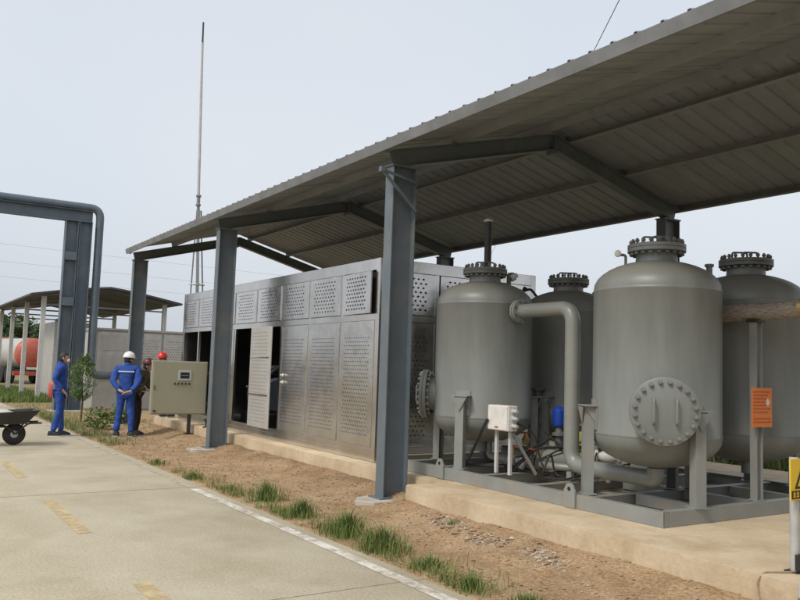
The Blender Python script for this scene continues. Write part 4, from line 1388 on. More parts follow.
t = thing('generator_unit', 'grey generator housing with a dark exhaust pipe under the far shelter', 'generator', (5.72, 34.2, 0))
MB().box(0, 1.5, 0, 2.6, 0.0, 3.05).build('housing', 'greyshell', t, smooth=0, bevel=0.02)
for k in range(2):
    d = MB().box(0.62 + 0.42 * k, 0.96 + 0.42 * k, -0.03, -0.001, 0.4, 2.7).build('door', 'galv', t, smooth=0)
    MB().box(0.68 + 0.42 * k, 0.90 + 0.42 * k, -0.036, -0.031, 1.2, 2.55).build('grille', 'dark', d, smooth=0)
MB().tube(bend([(0.35, 0.5, 3.04), (0.35, 0.5, 3.5), (1.0, 0.5, 3.5), (1.25, 0.5, 3.8)], 0.25), 0.11, 10).build('exhaust', 'blackmetal', t)
MB().box(0.2, 1.2, 0.3, 1.2, 3.051, 3.2).build('muffler_box', 'blackmetal', t, smooth=0)

t = thing('tank_truck', 'red and grey tank truck parked beyond the far shelter', 'truck', (7.75, 53, 0), R(12))
MB().lathe([(0.001, -0.3), (0.5, -0.25), (0.82, -0.12), (0.94, 0.0), (0.95, 0.02), (0.95, 0.4)], 28, (0, 0, 1.82), (0, 1, 0)).build('end_cap', 'red', t, smooth=50)
MB().lathe([(0.95, 0.401), (0.952, 0.42), (0.952, 6.0), (0.8, 6.2), (0.3, 6.35)], 28, (0, 0, 1.82), (0, 1, 0)).build('tank', 'greyshell', t, smooth=50)
MB().box(-0.5, 0.5, 0.0, 8.5, 0.62, 0.86).build('chassis', 'blackmetal', t, smooth=0)
MB().box(-1.15, 1.15, -0.2, -0.1, 0.5, 0.75).build('bumper', 'red', t, smooth=0)
for x in (-0.95, 0.95):
    MB().box(x - 0.15, x + 0.15, -0.24, -0.201, 0.56, 0.7).build('tail_light', 'helmetr', t, smooth=0)
    for y in (0.9, 2.2, 7.2):
        wh = MB().lathe([(0.3, -0.14), (0.5, -0.14), (0.52, -0.1), (0.52, 0.1), (0.5, 0.14), (0.3, 0.14)], 22, (x, y, 0.50), (1, 0, 0)).build('wheel', 'black', t)
        MB().lathe([(0.3, -0.12), (0.29, 0.12)], 16, (x, y, 0.50), (1, 0, 0)).build('rim', 'galv', wh)
MB().box(-1.15, 1.15, 6.6, 8.6, 0.7, 2.9).build('cab', 'red', t, smooth=0, bevel=0.08)
MB().box(-0.9, 0.9, 6.57, 6.599, 1.9, 2.6).build('rear_window', 'screen', t, smooth=0)
MB().box(-0.4, 0.4, -0.23, -0.2, 0.85, 1.0).build('number_plate', 'white', t, smooth=0)

for k, (x, y) in enumerate(((5.42, 31.8), (5.75, 31.9))):
    t = thing('fire_extinguisher', 'red fire extinguisher standing by the far shelter posts', 'extinguisher', (x, y, gz(x, y)), 0, 'fire extinguishers by the far shelter')
    MB().lathe([(0.16, 0), (0.17, 0.02), (0.17, 0.62), (0.12, 0.72), (0.05, 0.77), (0.05, 0.82)], 18).build('cylinder', 'red', t, smooth=50)
    MB().tube(bend([(0, 0, 0.82), (0.0, -0.1, 0.9), (0.1, -0.2, 0.6), (0.1, -0.2, 0.3)], 0.08), 0.02, 6).build('hose', 'black', t)

# ------------------------------------------------------------------ wheelbarrow
t = thing('wheelbarrow', 'black wheelbarrow with a load of pale sacks on the road', 'wheelbarrow', (2.12, 16.0, 0), R(0))
mb = MB()
zt0, zt1 = 0.37, 0.60
top = [(-0.80, -0.34, zt1 - 0.03), (0.36, -0.34, zt1 + 0.04), (0.36, 0.34, zt1 + 0.04), (-0.80, 0.34, zt1 - 0.03)]
bot = [(-0.60, -0.22, zt0), (0.16, -0.22, zt0 + 0.02), (0.16, 0.22, zt0 + 0.02), (-0.60, 0.22, zt0)]
it = [(x * 0.98, y * 0.97, z) for x, y, z in top]
ib = [(x * 0.97, y * 0.95, z + 0.012) for x, y, z in bot]
vs = bot + top + it + ib
fs = [(3, 2, 1, 0)]
for i in range(4):
    j = (i + 1) % 4
    fs += [(i, j, 4 + j, 4 + i), (4 + i, 4 + j, 8 + j, 8 + i), (8 + i, 8 + j, 12 + j, 12 + i)]
fs.append((12, 13, 14, 15))
mb.add(vs, fs).build('tray', 'blackmetal', t, smooth=0)
wh = MB().lathe([(0.10, -0.035), (0.15, -0.045), (0.185, -0.03), (0.195, 0), (0.185, 0.03), (0.15, 0.045), (0.10, 0.035)], 26, (0, 0, 0.196), (0, 1, 0)).build('wheel', 'black', t, smooth=60)
MB().lathe([(0.02, -0.045), (0.05, -0.04), (0.11, -0.02), (0.11, 0.02), (0.05, 0.04), (0.02, 0.045)], 18, (0, 0, 0.196), (0, 1, 0)).build('rim', 'galv', wh)
for s_ in (-1, 1):
    MB().tube(bend([(0.02, s_ * 0.07, 0.2), (0.10, s_ * 0.1, 0.30), (0.20, s_ * 0.2, 0.40), (0.42, s_ * 0.2, 0.405)], 0.05), 0.016, 8).build('fork', 'blackmetal', t)
    MB().tube(bend([(0.0, s_ * 0.07, 0.2), (-0.12, s_ * 0.12, 0.34), (-0.6, s_ * 0.24, 0.34), (-1.45, s_ * 0.28, 0.52)], 0.1), 0.017, 8).build('handle', 'blackmetal', t)
    MB().tube(bend([(-0.45, s_ * 0.22, 0.35), (-0.55, s_ * 0.25, 0.012), (-0.75, s_ * 0.25, 0.012), (-0.62, s_ * 0.24, 0.35)], 0.04), 0.014, 8).build('stand', 'blackmetal', t)
random.seed(11)
for k, (x, y, r) in enumerate(((-0.25, -0.05, 0.2), (-0.52, 0.05, 0.18))):
    mb = MB().ball((0, 0, 0), r * 1.25, r, r * 0.62, 16, 10)
    mb.v = [tuple(Vector(p) * (1 + 0.12 * mnoise.noise(Vector(p) * 9 + Vector((k, 0, 0))))) for p in mb.v]
    o = mb.build('sack', 'sack', smooth=60)
    o.location = (2.12 + x, 16 + y, 0.40 + r * 0.62)
    tag(o, 'pale filled sack lying in the wheelbarrow tray', 'sack', 'sacks in the wheelbarrow')


# ------------------------------------------------------------------ people
def skin_mesh(name, pts, edges, rad, sub=2):
    me = bpy.data.meshes.new(name)
    me.from_pydata([Vector(p) for p in pts], edges, [])
    o = bpy.data.objects.new(name, me)
    COL.objects.link(o)
    o.modifiers.new('skin', 'SKIN')
    sk = me.skin_vertices[0].data if len(me.skin_vertices) else None
    if sk is None:
        bm = bmesh.new()
        bm.from_mesh(me)
        bm.verts.layers.skin.verify()
        bm.to_mesh(me)
        bm.free()
        sk = me.skin_vertices[0].data
    for i, r in enumerate(rad):
        sk[i].radius = r if isinstance(r, tuple) else (r, r)
        sk[i].use_root = (i == 0)
    s = o.modifiers.new('sub', 'SUBSURF')
    s.levels = sub
    s.render_levels = sub
    bpy.context.view_layer.update()
    dg = bpy.context.evaluated_depsgraph_get()
    ev = o.evaluated_get(dg)
    m2 = bpy.data.meshes.new_from_object(ev)
    v = [tuple(q.co) for q in m2.vertices]
    f = [tuple(p.vertices) for p in m2.polygons]
    bpy.data.objects.remove(o)
    bpy.data.meshes.remove(me)
    bpy.data.meshes.remove(m2)
    return v, f


def widen(v):
    return [(x * (1 + 0.13 * sstep(0.80, 1.05, z) * sstep(1.50, 1.40, z)), y * 0.95, z) if z < 1.5 else (x, y, z) for (x, y, z) in v]


def person(label, loc, rz, cloth, legs_cloth, P, head_turn=0, hat=None, mask=False, stripe=False, group=None, shoe='shoe', hair=True):
    """P: joint positions, front of the person is +y, x is the person's right"""
    t = thing('person', label, 'person', loc, rz, group)
    J = {k: Vector(v) for k, v in P.items()}
    # body: one continuous figure with neck, arms and five-fingered hands
    pts, ed, rd = [], [], []

    def node(p, r, par=None):
        pts.append(Vector(p))
        rd.append(r)
        if par is not None:
            ed.append((par, len(pts) - 1))
        return len(pts) - 1
    pel = node(J['pelvis'], 0.105)
    wa = node(J['waist'], 0.10, pel)
    ch = node(J['chest'], 0.115, wa)
    nk = node(J['neck'], 0.058, ch)
    nk2 = node(J['neck'] * 0.4 + J['head'] * 0.6, 0.052, nk)
    for s_ in 'LR':
        sh = node(J['sh' + s_], 0.062, ch)
        el = node(J['el' + s_], 0.045, sh)
        wr = node(J['wr' + s_], 0.028, el)
        hd_ = J['ha' + s_] - J['wr' + s_]
        palm = node(J['wr' + s_] + hd_ * 0.5, (0.030, 0.030), wr)
        d = hd_.normalized()
        u, v = perp(d)
        kn = node(J['wr' + s_] + hd_ * 0.9, (0.034, 0.026), palm)
        for q in range(4):
            off = u * (q - 1.5) * 0.021
            ln = (0.062, 0.074, 0.070, 0.052)[q]
            a = node(J['wr' + s_] + hd_ * 1.05 + off + d * 0.01, 0.0095, kn)
            b = node(pts[a] + d * ln * 0.55 + v * 0.006, 0.0085, a)
            node(pts[b] + d * ln * 0.4 + v * 0.020, 0.0075, b)
        a = node(J['wr' + s_] + hd_ * 0.55 + u * 0.036, 0.011, palm)
        node(pts[a] + u * 0.02 + d * 0.042 + v * 0.012, 0.009, a)
        hp = node(J['hip' + s_], 0.085, pel)
        kn2 = node(J['kn' + s_], 0.058, hp)
        an = node(J['an' + s_], 0.042, kn2)
        node(J['an' + s_] + Vector((0, 0.10, -0.045)), (0.035, 0.028), an)
    v, f = skin_mesh('body', pts, ed, rd, 1)
    mb = MB()
    mb.add(widen(v), f)
    # head on the same mesh: skull, jaw, nose, ears
    hr = Matrix.Rotation(head_turn, 3, 'Z')
    H = J['head']
    hv = MB().ball((0, 0, 0), 0.076, 0.096, 0.115, 18, 14)
    nv = []
    for p in hv.v:
        x, y, z = p
        if z < 0:
            x *= 1 - 0.28 * min(1, -z / 0.115)
            y = y * (1 - 0.2 * min(1, -z / 0.115)) + 0.012 * min(1, -z / 0.1)
        if y > 0.03:
            y -= 0.006 * math.exp(-((z - 0.01) / 0.02) ** 2) * math.exp(-((abs(x) - 0.032) / 0.016) ** 2)
        nv.append((x, y, z))
    hv.v = nv
    hv.tube([(0, 0.088, 0.015), (0, 0.105, -0.012), (0, 0.108, -0.022), (0, 0.09, -0.03)], [0.006, 0.011, 0.014, 0.008], 8)
    for s_ in (-1, 1):
        hv.ball((s_ * 0.078, -0.005, -0.005), 0.010, 0.020, 0.030, 8, 6)
    hv.tube([(0, 0.075, -0.055), (0, 0.089, -0.056)], [0.022, 0.016], 8)
    mb.add([H + hr @ Vector(p) for p in hv.v], hv.f)
    body_ = mb.build('body', 'skin', t, smooth=80)
    em = MB()
    for s_ in (-1, 1):
        em.ball(H + hr @ Vector((s_ * 0.031, 0.083, 0.012)), 0.010, 0.008, 0.006, 8, 6)
    em.build('eyes', 'hair', body_)
    # jacket / coverall top
    pts, ed, rd = [], [], []
    pel = node(J['pelvis'] + Vector((0, 0, -0.10)), 0.128 if cloth == legs_cloth else 0.15)
    wb = node(J['pelvis'], 0.143, pel)
    wa = node(J['waist'], 0.138, wb)
    ch = node(J['chest'], 0.152, wa)
    up = node(J['chest'] * 0.35 + J['neck'] * 0.65, 0.115, ch)
    node(J['neck'] + Vector((0, 0, 0.015)), 0.066, up)
    for s_ in 'LR':
        sh = node(J['sh' + s_], 0.088, up)
        mid = node(J['sh' + s_] * 0.5 + J['el' + s_] * 0.5, 0.073, sh)
        el = node(J['el' + s_], 0.066, mid)
        wr = node(J['wr' + s_], 0.047, el)
    v, f = skin_mesh('jacket', pts, ed, rd, 2)
    top_ = MB()
    top_.add(widen(v), f)
    # folds
    top_.v = [tuple(Vector(p) + Vector((mnoise.noise(Vector(p) * 9), mnoise.noise(Vector(p) * 9 + Vector((5, 0, 0))), 0)) * 0.012) for p in top_.v]
    jk = top_.build('jacket', cloth, t, smooth=80)
    mb = MB().lathe([(0.072, -0.02), (0.080, 0.0), (0.074, 0.035), (0.068, 0.035)], 16, J['neck'] + Vector((0, 0, 0.01)), (J['head'] - J['neck']))
    mb.build('collar', cloth, jk)
    pts, ed, rd = [], [], []
    pel = node(J['pelvis'], 0.13)
    for s_ in 'LR':
        hp = node(J['hip' + s_] + Vector((0, 0, -0.03)), 0.102, pel)
        md = node(J['hip' + s_] * 0.5 + J['kn' + s_] * 0.5, 0.092, hp)
        kn2 = node(J['kn' + s_], 0.078, md)
        cf = node(J['kn' + s_] * 0.5 + J['an' + s_] * 0.5, 0.074, kn2)
        node(J['an' + s_] + Vector((0, 0, 0.02)), 0.068, cf)
    v, f = skin_mesh('trousers', pts, ed, rd, 2)
    tr = MB()
    tr.add(widen(v), f)
    tr.v = [tuple(Vector(p) + Vector((mnoise.noise(Vector(p) * 8 + Vector((0, 7, 0))), mnoise.noise(Vector(p) * 8), 0)) * 0.013) for p in tr.v]
    tr.build('trousers', legs_cloth, t, smooth=80)
    for s_ in 'LR':
        a = J['an' + s_]
        mb = MB()
        sh_ = [(-0.042, -0.08), (0.042, -0.08), (0.050, 0.02), (0.048, 0.12), (0.025, 0.185), (-0.025, 0.185), (-0.048, 0.12), (-0.050, 0.02)]
        o0 = len(mb.v)
        zz = a.z - 0.075
        vs = [(a.x + x, a.y + y, zz + 0.02) for x, y in sh_] + [(a.x + x * 0.98, a.y + y * 0.98, zz + 0.055) for x, y in sh_] + [(a.x + x * 0.8, a.y + min(y, 0.06) * 0.8, zz + 0.11) for x, y in sh_]
        n_ = len(sh_)
        fs = [tuple(reversed(range(n_))), tuple(range(2 * n_, 3 * n_))]
        for L_ in (0, 1):
            fs += [(L_ * n_ + i, L_ * n_ + (i + 1) % n_, (L_ + 1) * n_ + (i + 1) % n_, (L_ + 1) * n_ + i) for i in range(n_)]
        mb.add(vs, fs)
        s1 = mb.build('shoe', shoe, t, smooth=60)
        MB().prism([(a.x + x * 1.04, a.y + y * 1.03, zz) for x, y in sh_], (0, 0, 0.0195)).build('sole', 'sole', s1, smooth=0)
    if hair:
        mb = MB()
        hb = MB().ball((0, 0, 0), 0.084, 0.104, 0.122, 18, 14)
        keep = []
        vv = [Vector(p) for p in hb.v]
        # cut away the face
        for q in hb.f:
            c = sum((vv[i] for i in q), Vector()) / len(q)
            if c.z > 0.045 or (c.y < 0.0 and c.z > -0.07) or (c.y < 0.03 and c.z > 0.0):
                keep.append(q)
        mb.add([H + hr @ (p + Vector((0, -0.004, 0.006))) for p in vv], keep)
        mb.build('hair', 'hair', t, smooth=60)
    if hat:
        hb = MB().lathe([(0.118, 0.0), (0.120, 0.01), (0.112, 0.05), (0.092, 0.095), (0.05, 0.125), (0.001, 0.133)], 22)
        hb.v = [(x * 0.96, y * 1.1, z) for x, y, z in hb.v]
        hb.add([(x * 0.126, 0.03 + y * 0.15, z) for z in (0.0, 0.008) for x, y in [(math.cos(2 * math.pi * k / 18), math.sin(2 * math.pi * k / 18)) for k in range(18)]],
               [tuple(reversed(range(18))), tuple(range(18, 36))] + [(k, (k + 1) % 18, 18 + (k + 1) % 18, 18 + k) for k in range(18)])
        hb.tube([(0, -0.11, 0.05), (0, -0.06, 0.118), (0, 0.0, 0.134), (0, 0.06, 0.118), (0, 0.11, 0.05)], 0.012, 6)
        tl = Matrix.Rotation(R(-4), 3, 'X')
        hb.v = [tuple(H + hr @ (tl @ Vector(p) + Vector((0, 0, 0.045)))) for p in hb.v]
        hb.build('helmet', hat, t, smooth=50)
    if mask:
        mb = MB().ball((0, 0.082, -0.045), 0.055, 0.036, 0.045, 12, 8)
        mb.v = [tuple(H + hr @ Vector(p)) for p in mb.v]
        mb.build('face_mask', 'white', t, smooth=60)
    if stripe:
        c = J['chest'] * 0.5 + J['neck'] * 0.5 + Vector((0, 0, -0.01))
        mb = MB()
        for k in range(8):
            x = -0.14 + 0.04 * k
            yv = -0.118 + 0.9 * x * x
            mb.obox(c + Vector((x, yv - 0.008, -0.02)), (0.0205, 0, 0), (0, 0.008, 0), (0, 0, 0.013))
        mb.build('reflective_band', 'stripe', jk, smooth=0)
    return t


base = dict(pelvis=(0, 0, 0.95), waist=(0, 0.0, 1.10), chest=(0, 0.0, 1.30), neck=(0, -0.01, 1.47), head=(0, 0.025, 1.60),
            shL=(-0.175, 0, 1.415), shR=(0.175, 0, 1.415), elL=(-0.225, -0.03, 1.13), elR=(0.225, -0.03, 1.13),
            wrL=(-0.215, 0.05, 0.89), wrR=(0.215, 0.05, 0.89), haL=(-0.20, 0.08, 0.80), haR=(0.20, 0.08, 0.80),
            hipL=(-0.085, 0, 0.90), hipR=(0.085, 0, 0.90), knL=(-0.095, 0.02, 0.50), knR=(0.095, 0.02, 0.50),
            anL=(-0.10, -0.02, 0.075), anR=(0.10, -0.02, 0.075))


def face(dx, dy):
    return math.atan2(-dx, dy)


P1 = dict(base)
P1.update(elR=(0.21, -0.10, 1.16), wrR=(0.20, 0.07, 0.95), haR=(0.17, 0.13, 0.88), elL=(-0.21, -0.06, 1.14), anL=(-0.09, 0.06, 0.075), anR=(0.1, -0.09, 0.075), head=(0, 0.035, 1.59))
person('person in blue coveralls with a white face mask standing on the road edge', (3.14, 17.62, 0.0), face(0.93, -0.28), 'blue', 'blue', P1, head_turn=0.0, mask=True, shoe='shoe')
P2 = dict(base)
P2.update(elL=(-0.235, -0.10, 1.15), elR=(0.235, -0.10, 1.15), wrL=(-0.10, -0.19, 0.97), wrR=(0.12, -0.20, 0.95), haL=(-0.02, -0.215, 0.935), haR=(0.03, -0.225, 0.925),
          anL=(-0.16, 0.02, 0.075), anR=(0.15, -0.03, 0.075), knL=(-0.125, 0.02, 0.50), knR=(0.12, 0.0, 0.50), head=(0.01, 0.05, 1.60))
person('person in blue coveralls and white helmet with hands clasped behind the back', (4.37, 17.25, gz(4.37, 17.25)), face(0.42, 0.91), 'blue', 'blue', P2, head_turn=R(-38), hat='helmetw', stripe=True)
P3 = dict(base)
P3.update(pelvis=(0, -0.03, 0.93), waist=(0, 0.02, 1.07), chest=(0, 0.09, 1.25), neck=(0, 0.15, 1.40), head=(0, 0.22, 1.50), shL=(-0.175, 0.12, 1.35), shR=(0.175, 0.12, 1.35),
          elL=(-0.21, 0.14, 1.08), elR=(0.21, 0.14, 1.08), wrL=(-0.16, 0.30, 0.98), wrR=(0.16, 0.30, 0.98), haL=(-0.12, 0.38, 1.0), haR=(0.12, 0.38, 1.0),
          hipL=(-0.085, -0.03, 0.88), hipR=(0.085, -0.03, 0.88))
person('person in a brown mottled jacket and dark trousers leaning beside the cabinet', (4.70, 17.66, gz(4.70, 17.66)), face(0.75, -0.6), 'camo', 'darkcloth', P3, head_turn=0.2, hat='helmetd')
P4 = dict(P3)
P4.update(head=(0, 0.32, 1.36), neck=(0, 0.22, 1.27), chest=(0, 0.10, 1.14), shL=(-0.165, 0.16, 1.22), shR=(0.165, 0.16, 1.22), waist=(0, 0.02, 1.02))
person('person in a bright red helmet half hidden behind the control cabinet', (5.80, 19.0, PLAT), face(-0.75, -0.6), 'blue', 'blue', P4, hat='helmetr')


# ------------------------------------------------------------------ vegetation
def blades(mb, cx, cy, n, spread, h, lean=0.8):
    for _ in range(n):
        a = random.uniform(0, 2 * math.pi)
        r = spread * min(0.95, abs(random.gauss(0, 0.5)))
        x, y = cx + r * math.cos(a), cy + r * math.sin(a)
        z = gz(x, y) - 0.01
        hh = h * random.uniform(0.4, 1.15) * max(0.35, 1 - 0.5 * r / max(spread, 0.01))
        b = random.uniform(0, 2 * math.pi)
        d = Vector((math.cos(b), math.sin(b), 0))
        sd = Vector((-d.y, d.x, 0)) * random.uniform(0.0018, 0.0045)
        ln = hh * random.uniform(0.1, lean)
        p0 = Vector((x, y, z))
        p1 = p0 + d * ln * 0.3 + Vector((0, 0, hh * 0.6))
        p2 = p0 + d * ln + Vector((0, 0, hh * random.uniform(0.75, 1.0)))
        mb.add([p0 - sd, p0 + sd, p1 + sd * 0.8, p1 - sd * 0.8, p2], [(0, 1, 2, 3), (3, 2, 4)])


random.seed(21)
clumps = [(3.93, 8.85, 420, 0.27, 0.32), (3.86, 7.75, 360, 0.24, 0.27), (3.84, 6.75, 480, 0.27, 0.33), (3.82, 6.08, 480, 0.27, 0.30), (3.72, 12.6, 190, 0.20, 0.15),
          (3.74, 10.9, 220, 0.20, 0.15), (3.74, 4.72, 240, 0.20, 0.16), (3.82, 5.35, 240, 0.2, 0.16), (4.85, 6.45, 60, 0.12, 0.09), (3.82, 4.2, 220, 0.2, 0.15), (3.84, 9.75, 120, 0.15, 0.12)]
for (x, y, n, s_, h) in clumps:
    mb = MB()
    blades(mb, 0, 0, 0, 1, 1)
    blades(mb, x, y, n, s_, h)
    mb.v = [(a - x, b - y, c) for a, b, c in mb.v]
    o = mb.build('grass_tuft', 'grass', smooth=0)
    o.location = (x, y, 0)
    if h > 0.25:
        tag(o, 'tall thick tuft of green grass growing along the road edge', 'grass', 'tall grass tufts along the road edge')
    elif x > 4.5:
        tag(o, 'tiny green weed growing among the pale rubble', 'grass')
    else:
        tag(o, 'low sparse tuft of green grass growing along the road edge', 'grass', 'low grass tufts along the road edge')
mb = MB()
for _ in range(700):
    y = random.triangular(3.4, 15, 6)
    x = 3.66 + abs(random.gauss(0, 0.15))
    if mnoise.noise(Vector((y * 1.3, 2, 0))) < -0.02:
        continue
    blades(mb, x, y, random.randint(2, 6), 0.10, random.uniform(0.05, 0.17), 1.1)
for _ in range(520):
    y = random.uniform(15.5, 26)
    x = 3.66 + abs(random.gauss(0, 0.35))
    blades(mb, x, y, random.randint(4, 9), 0.14, random.uniform(0.08, 0.24))
for _ in range(420):
    y = random.uniform(19.5, 31)
    x = random.uniform(3.7, 6.2)
    blades(mb, x, y, random.randint(3, 8), 0.2, random.uniform(0.06, 0.22))
mb.build('verge_grass', 'grass', smooth=0, kind='stuff')
mb = MB()
for _ in range(520):
    y = random.triangular(3.4, 14, 6)
    x = 3.67 + abs(random.gauss(0, 0.2))
    if mnoise.noise(Vector((y * 1.1, 6, 0))) < -0.05:
        continue
    blades(mb, x, y, random.randint(2, 5), 0.12, random.uniform(0.06, 0.26), 1.1)
for _ in range(200):
    blades(mb, random.uniform(3.7, 5.5), random.uniform(17, 27), 5, 0.2, random.uniform(0.06, 0.2), 0.9)
mb.build('dry_grass', 'drygrass', smooth=0, kind='stuff')


def field_grass(name, m, n, x0, x1, y0, y1, h):
    mb = MB()
    for _ in range(n):
        x, y = random.uniform(x0, x1), random.uniform(y0, y1)
        for q in range(6):
            a = random.uniform(0, 6.28)
            p = Vector((x + random.gauss(0, 0.15), y + random.gauss(0, 0.15), -0.04))
            hh = h * random.uniform(0.5, 1.2)
            d = Vector((math.cos(a), math.sin(a), 0))
            s_ = Vector((-d.y, d.x, 0)) * 0.02
            mb.add([p - s_, p + s_, p + d * hh * 0.3 + Vector((0, 0, hh))], [(0, 1, 2)])
    mb.build(name, m, smooth=0, kind='stuff')


field_grass('field_grass', 'grass', 1800, 3.4, 5.6, 31, 45, 0.26)
field_grass('field_grass', 'grass', 3000, 11.4, 22, 2, 22, 0.5)


def leafy(mb, c, rad, n, size, flat=1.0):
    c = Vector(c)
    for _ in range(n):
        d = Vector((random.gauss(0, 1), random.gauss(0, 1), random.gauss(0, 1))).normalized()
        p = c + Vector((d.x * rad, d.y * rad, d.z * rad * flat)) * random.random() ** 0.45
        u = Vector((random.gauss(0, 1), random.gauss(0, 1), random.gauss(0, 0.6))).normalized()
        v = u.cross(Vector((random.gauss(0, 1), random.gauss(0, 1), random.gauss(0, 1)))).normalized()
        s_ = size * random.uniform(0.6, 1.3)
        mb.add([p - u * s_, p + v * s_ * 0.4, p + u * s_, p - v * s_ * 0.4], [(0, 1, 2, 3)])


def bush(label, x, y, z, w_, h, n, size, group=None, m='leaf', name='shrub'):
    t = thing(name, label, 'shrub', (x, y, z), 0, group)
    mb = MB()
    for k in range(6):
        a = random.uniform(0, 6.28)
        mb.tube([(0, 0, -0.05), (0.2 * w_ * math.cos(a), 0.2 * w_ * math.sin(a), h * 0.45), (0.42 * w_ * math.cos(a), 0.42 * w_ * math.sin(a), h * 0.8)], [0.018, 0.012, 0.004], 5)
    mb.build('stems', 'bark', t)
    mb = MB()
    for k in range(9):
        a = random.uniform(0, 6.28)
        r = random.uniform(0, 0.42) * w_
        leafy(mb, (r * math.cos(a), r * math.sin(a), h * random.uniform(0.14, 0.85)), w_ * random.uniform(0.2, 0.34), n // 9, size, 0.9)
    mb.build('foliage', m, t, smooth=0)


random.seed(5)
# shrubs beyond the platform, seen between and under the tanks
for k, (x, y, w_, h) in enumerate(((12.2, 10.2, 1.8, 1.1), (12.6, 8.3, 1.6, 1.25), (13.1, 6.9, 1.7, 1.0), (12.3, 12.4, 1.8, 1.2), (13.9, 8.9, 2.0, 1.5), (12.4, 14.8, 1.8, 1.1), (14.6, 7.4, 1.8, 1.2))):
    bush('leafy green shrub growing behind the tank platform', x, y, -0.03, w_, h, 900, 0.075, 'shrubs behind the tank platform')
# young conifer by the portal
t = thing('young_pine', 'young bright green pine on a thin stem in front of the blue portal', 'tree', (4.42, 21.8, gz(4.42, 21.8)))
MB().tube([(0, 0, -0.05), (0.02, 0.0, 0.5), (-0.02, 0.02, 1.0), (0.0, 0.0, 1.6)], [0.03, 0.025, 0.018, 0.006], 7).build('trunk', 'bark', t)
mb = MB()
for k in range(300):
    z = random.uniform(0.55, 1.68)
    rr = 0.36 * (1 - abs((z - 1.02) / 0.72) ** 1.8) + 0.03
    a = random.uniform(0, 6.28)
    p0 = Vector((0, 0, z - 0.08))
    tip = Vector((rr * math.cos(a), rr * math.sin(a), z + 0.06))
    for q in range(16):
        s_ = random.uniform(0.25, 1.0)
        b = p0.lerp(tip, s_)
        d = Vector((random.gauss(0, 1), random.gauss(0, 1), random.gauss(0.4, 0.8))).normalized()
        sd = perp(d)[0] * 0.009
        mb.add([b - sd, b + sd, b + d * random.uniform(0.06, 0.11)], [(0, 1, 2)])
mb.build('crown', 'needle', t, smooth=0)
for k, (x, y, w_, h) in enumerate(((4.35, 19.3, 0.8, 0.42), (4.9, 20.2, 0.7, 0.4))):
    bush('low leafy weed clump on the dirt behind the two blue workers', x, y, gz(x, y), w_, h, 420, 0.05, 'weeds behind the blue workers', 'grass', 'weed_clump')


def tree(label, x, y, h, w_, m='farleaf', n=1500, size=0.22, group=None):
    t = thing('tree', label, 'tree', (x, y, -0.05), random.uniform(0, 6), group)
    mb = MB()
    mb.tube([(0, 0, -0.2), (0.1, 0, h * 0.3), (0, 0.1, h * 0.75)], [0.16, 0.12, 0.03], 8)
    ends = []
    for k in range(7):
        a = k * 0.9 + random.uniform(-0.3, 0.3)
        z0 = h * random.uniform(0.25, 0.5)
        e = Vector((0.4 * w_ * math.cos(a), 0.4 * w_ * math.sin(a), h * random.uniform(0.55, 0.85)))
        mb.tube([(0.06, 0, z0), Vector((0.06, 0, z0)).lerp(e, 0.5) + Vector((0, 0, 0.1)), e], [0.06, 0.04, 0.012], 5)
        ends.append(e)
    mb.build('trunk', 'bark', t)
    mb = MB()
    ends += [Vector((random.gauss(0, 0.18) * w_, random.gauss(0, 0.18) * w_, h * random.uniform(0.6, 0.95))) for _ in range(7)]
    for e in ends:
        leafy(mb, e, w_ * random.uniform(0.14, 0.24), n // len(ends), size, 0.85)
    mb.build('crown', m, t, smooth=0)


random.seed(9)
for k in range(9):
    y = random.uniform(75, 110)
    x = y * (0.10 + 0.055 * k) + random.uniform(-2, 2)
    tree('green tree standing far beyond the yard', x, y, random.uniform(4.2, 6.2), random.uniform(4, 6), n=900, size=0.3, group='far trees beyond the yard')
for k, q in enumerate((0.106, 0.118, 0.128, 0.139, 0.15)):
    y = 82 + 5 * (k % 3)
    tree('bushy green tree seen behind the red tank truck', y * q, y, random.uniform(4.6, 6.4), random.uniform(4, 5.5), n=1300, size=0.3, group='trees behind the tank truck')
for k in range(8):
    x = 55 + k * 9 + random.uniform(-3, 3)
    y = 20 + random.uniform(-6, 20) + k * 2
    tree('green tree standing far behind the tanks', x, y, random.uniform(3.4, 5.0), random.uniform(4, 6), n=800, size=0.3, group='far trees behind the tanks')

random.seed(14)
for k in range(11):
    tree('broad green roadside tree on the far side of the road', -22 - random.uniform(0, 4), -8 + k * 5.5 + random.uniform(-0.8, 0.8), random.uniform(3.6, 5.2), random.uniform(4.5, 5.5), 'leaf', 2600, 0.2, 'trees across the road')

# ------------------------------------------------------------------ stones, rubble
random.seed(31)


def pebbles(name, m, n, f, smin, smax):
    mb = MB()
    for _ in range(n):
        x, y = f()
        s_ = random.uniform(smin, smax) * random.uniform(0.5, 1)
        z = gz(x, y)
        o = len(mb.v)
        vs = []
        for (a, b, c) in ((1, 0, 0), (-1, 0, 0), (0, 1, 0), (0, -1, 0), (0, 0, 1), (0, 0, -1), (0.6, 0.6, 0.5), (-0.6, 0.5, 0.5), (0.5, -0.6, 0.5), (-0.6, -0.6, 0.5)):
            k = random.uniform(0.7, 1.2)
            vs.append((x + a * s_ * k, y + b * s_ * k, z + s_ * 0.25 + c * s_ * 0.6 * k))
        fs = [(4, 6, 7), (4, 7, 9), (4, 9, 8), (4, 8, 6), (0, 2, 6), (2, 7, 6), (2, 1, 7), (1, 9, 7), (1, 3, 9), (3, 8, 9), (3, 0, 8), (0, 6, 8),
              (5, 2, 0), (5, 1, 2), (5, 3, 1), (5, 0, 3)]
        mb.add(vs, fs)
    mb.build(name, m, smooth=0, kind='stuff')


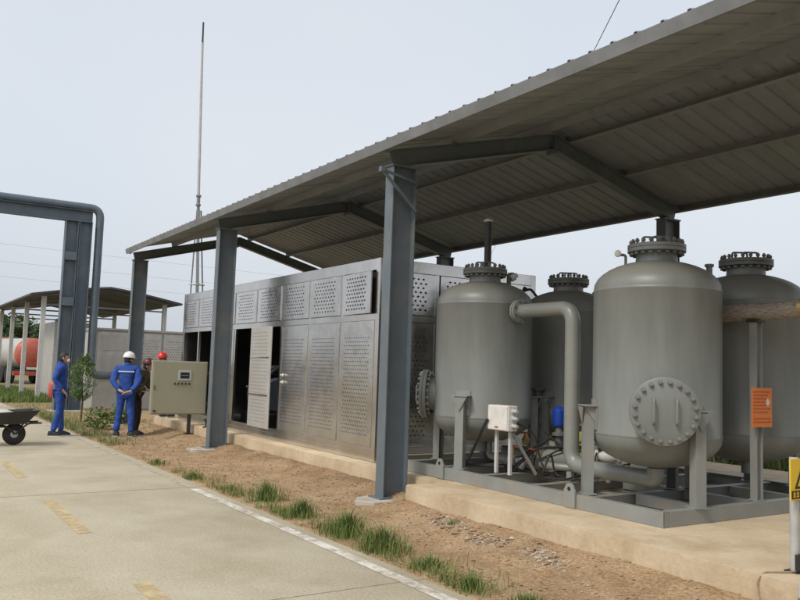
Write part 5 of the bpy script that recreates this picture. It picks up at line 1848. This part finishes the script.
def along():
    k = random.choice((0.04, 0.1, 0.16, 0.22, 0.4, 0.45, 0.5, 0.72, 0.8, 0.9)) + random.gauss(0, 0.035)
    y = 6.75 - 2.1 * k
    x = 4.84 - 0.10 * k + random.gauss(0, 0.06) + 0.05 * math.sin(y * 5)
    return x, y + random.gauss(0, 0.06)


pebbles('rubble', 'stone', 1700, along, 0.003, 0.014)
pebbles('rubble', 'stone', 60, along, 0.012, 0.034)
pebbles('rubble', 'clod', 260, along, 0.01, 0.04)
pebbles('pebbles', 'clod', 4200, lambda: (random.uniform(3.7, 5.55), random.uniform(3.2, 20)), 0.004, 0.022)
pebbles('pebbles', 'stone', 420, lambda: (random.uniform(3.7, 5.5), random.uniform(3.2, 20)), 0.005, 0.02)

# ------------------------------------------------------------------ overhead wires
def wire(label, p0, p1, sag, r, group=None):
    p0, p1 = Vector(p0), Vector(p1)
    pts = [p0.lerp(p1, i / 24) + Vector((0, 0, -sag * 4 * (i / 24) * (1 - i / 24))) for i in range(25)]
    o = MB().tube(pts, r, 6).build('overhead_wire', 'wire')
    tag(o, label, 'wire', group)


d = (Vector((13.47, 13.03, 0)) - Vector((11.70, 10.53, 0))).normalized()
a = Vector((13.47, 13.03, 9.0)) + d * 60
b = Vector((11.70, 10.53, 9.0)) - d * 26
wire('single thin overhead wire climbing over the canopy roof', a + Vector((0, 0, 0.2)), b + Vector((0, 0, 0.2)), 0.3, 0.009)


def pole(label, x, y, h, wdir, group):
    t = thing('utility_pole', label, 'pole', (x, y, -0.05), 0, group)
    MB().tube([(0, 0, -0.3), (0, 0, h + 0.4)], [0.16, 0.1], 10).build('shaft', 'pad', t)
    wv = Vector((*wdir, 0)).normalized()
    MB().bar(Vector((0, 0, h)) - wv * 1.0, Vector((0, 0, h)) + wv * 1.0, 0.1, 0.1).build('cross_arm', 'galv', t, smooth=0)


pole('concrete utility pole carrying the single wire over the canopy', a.x, a.y, 9.25, (-d.y, d.x), 'utility poles of the single wire')
pole('concrete utility pole carrying the single wire over the canopy', b.x, b.y, 9.25, (-d.y, d.x), 'utility poles of the single wire')
for k, z in enumerate((13.6, 11.9, 10.4)):
    wire('faint power line crossing the sky beyond the portal', (-40, 92 + k, z + 0.9), (120, 88 + k, z - 1.4), 0.7, 0.008, 'faint power lines beyond the portal')
for x, y, dz in ((-40, 93, 0.9), (120, 89, -1.4)):
    pole('tall concrete pole carrying the faint power lines', x, y, 13.6 + dz, (0.03, 1), 'poles of the faint power lines')
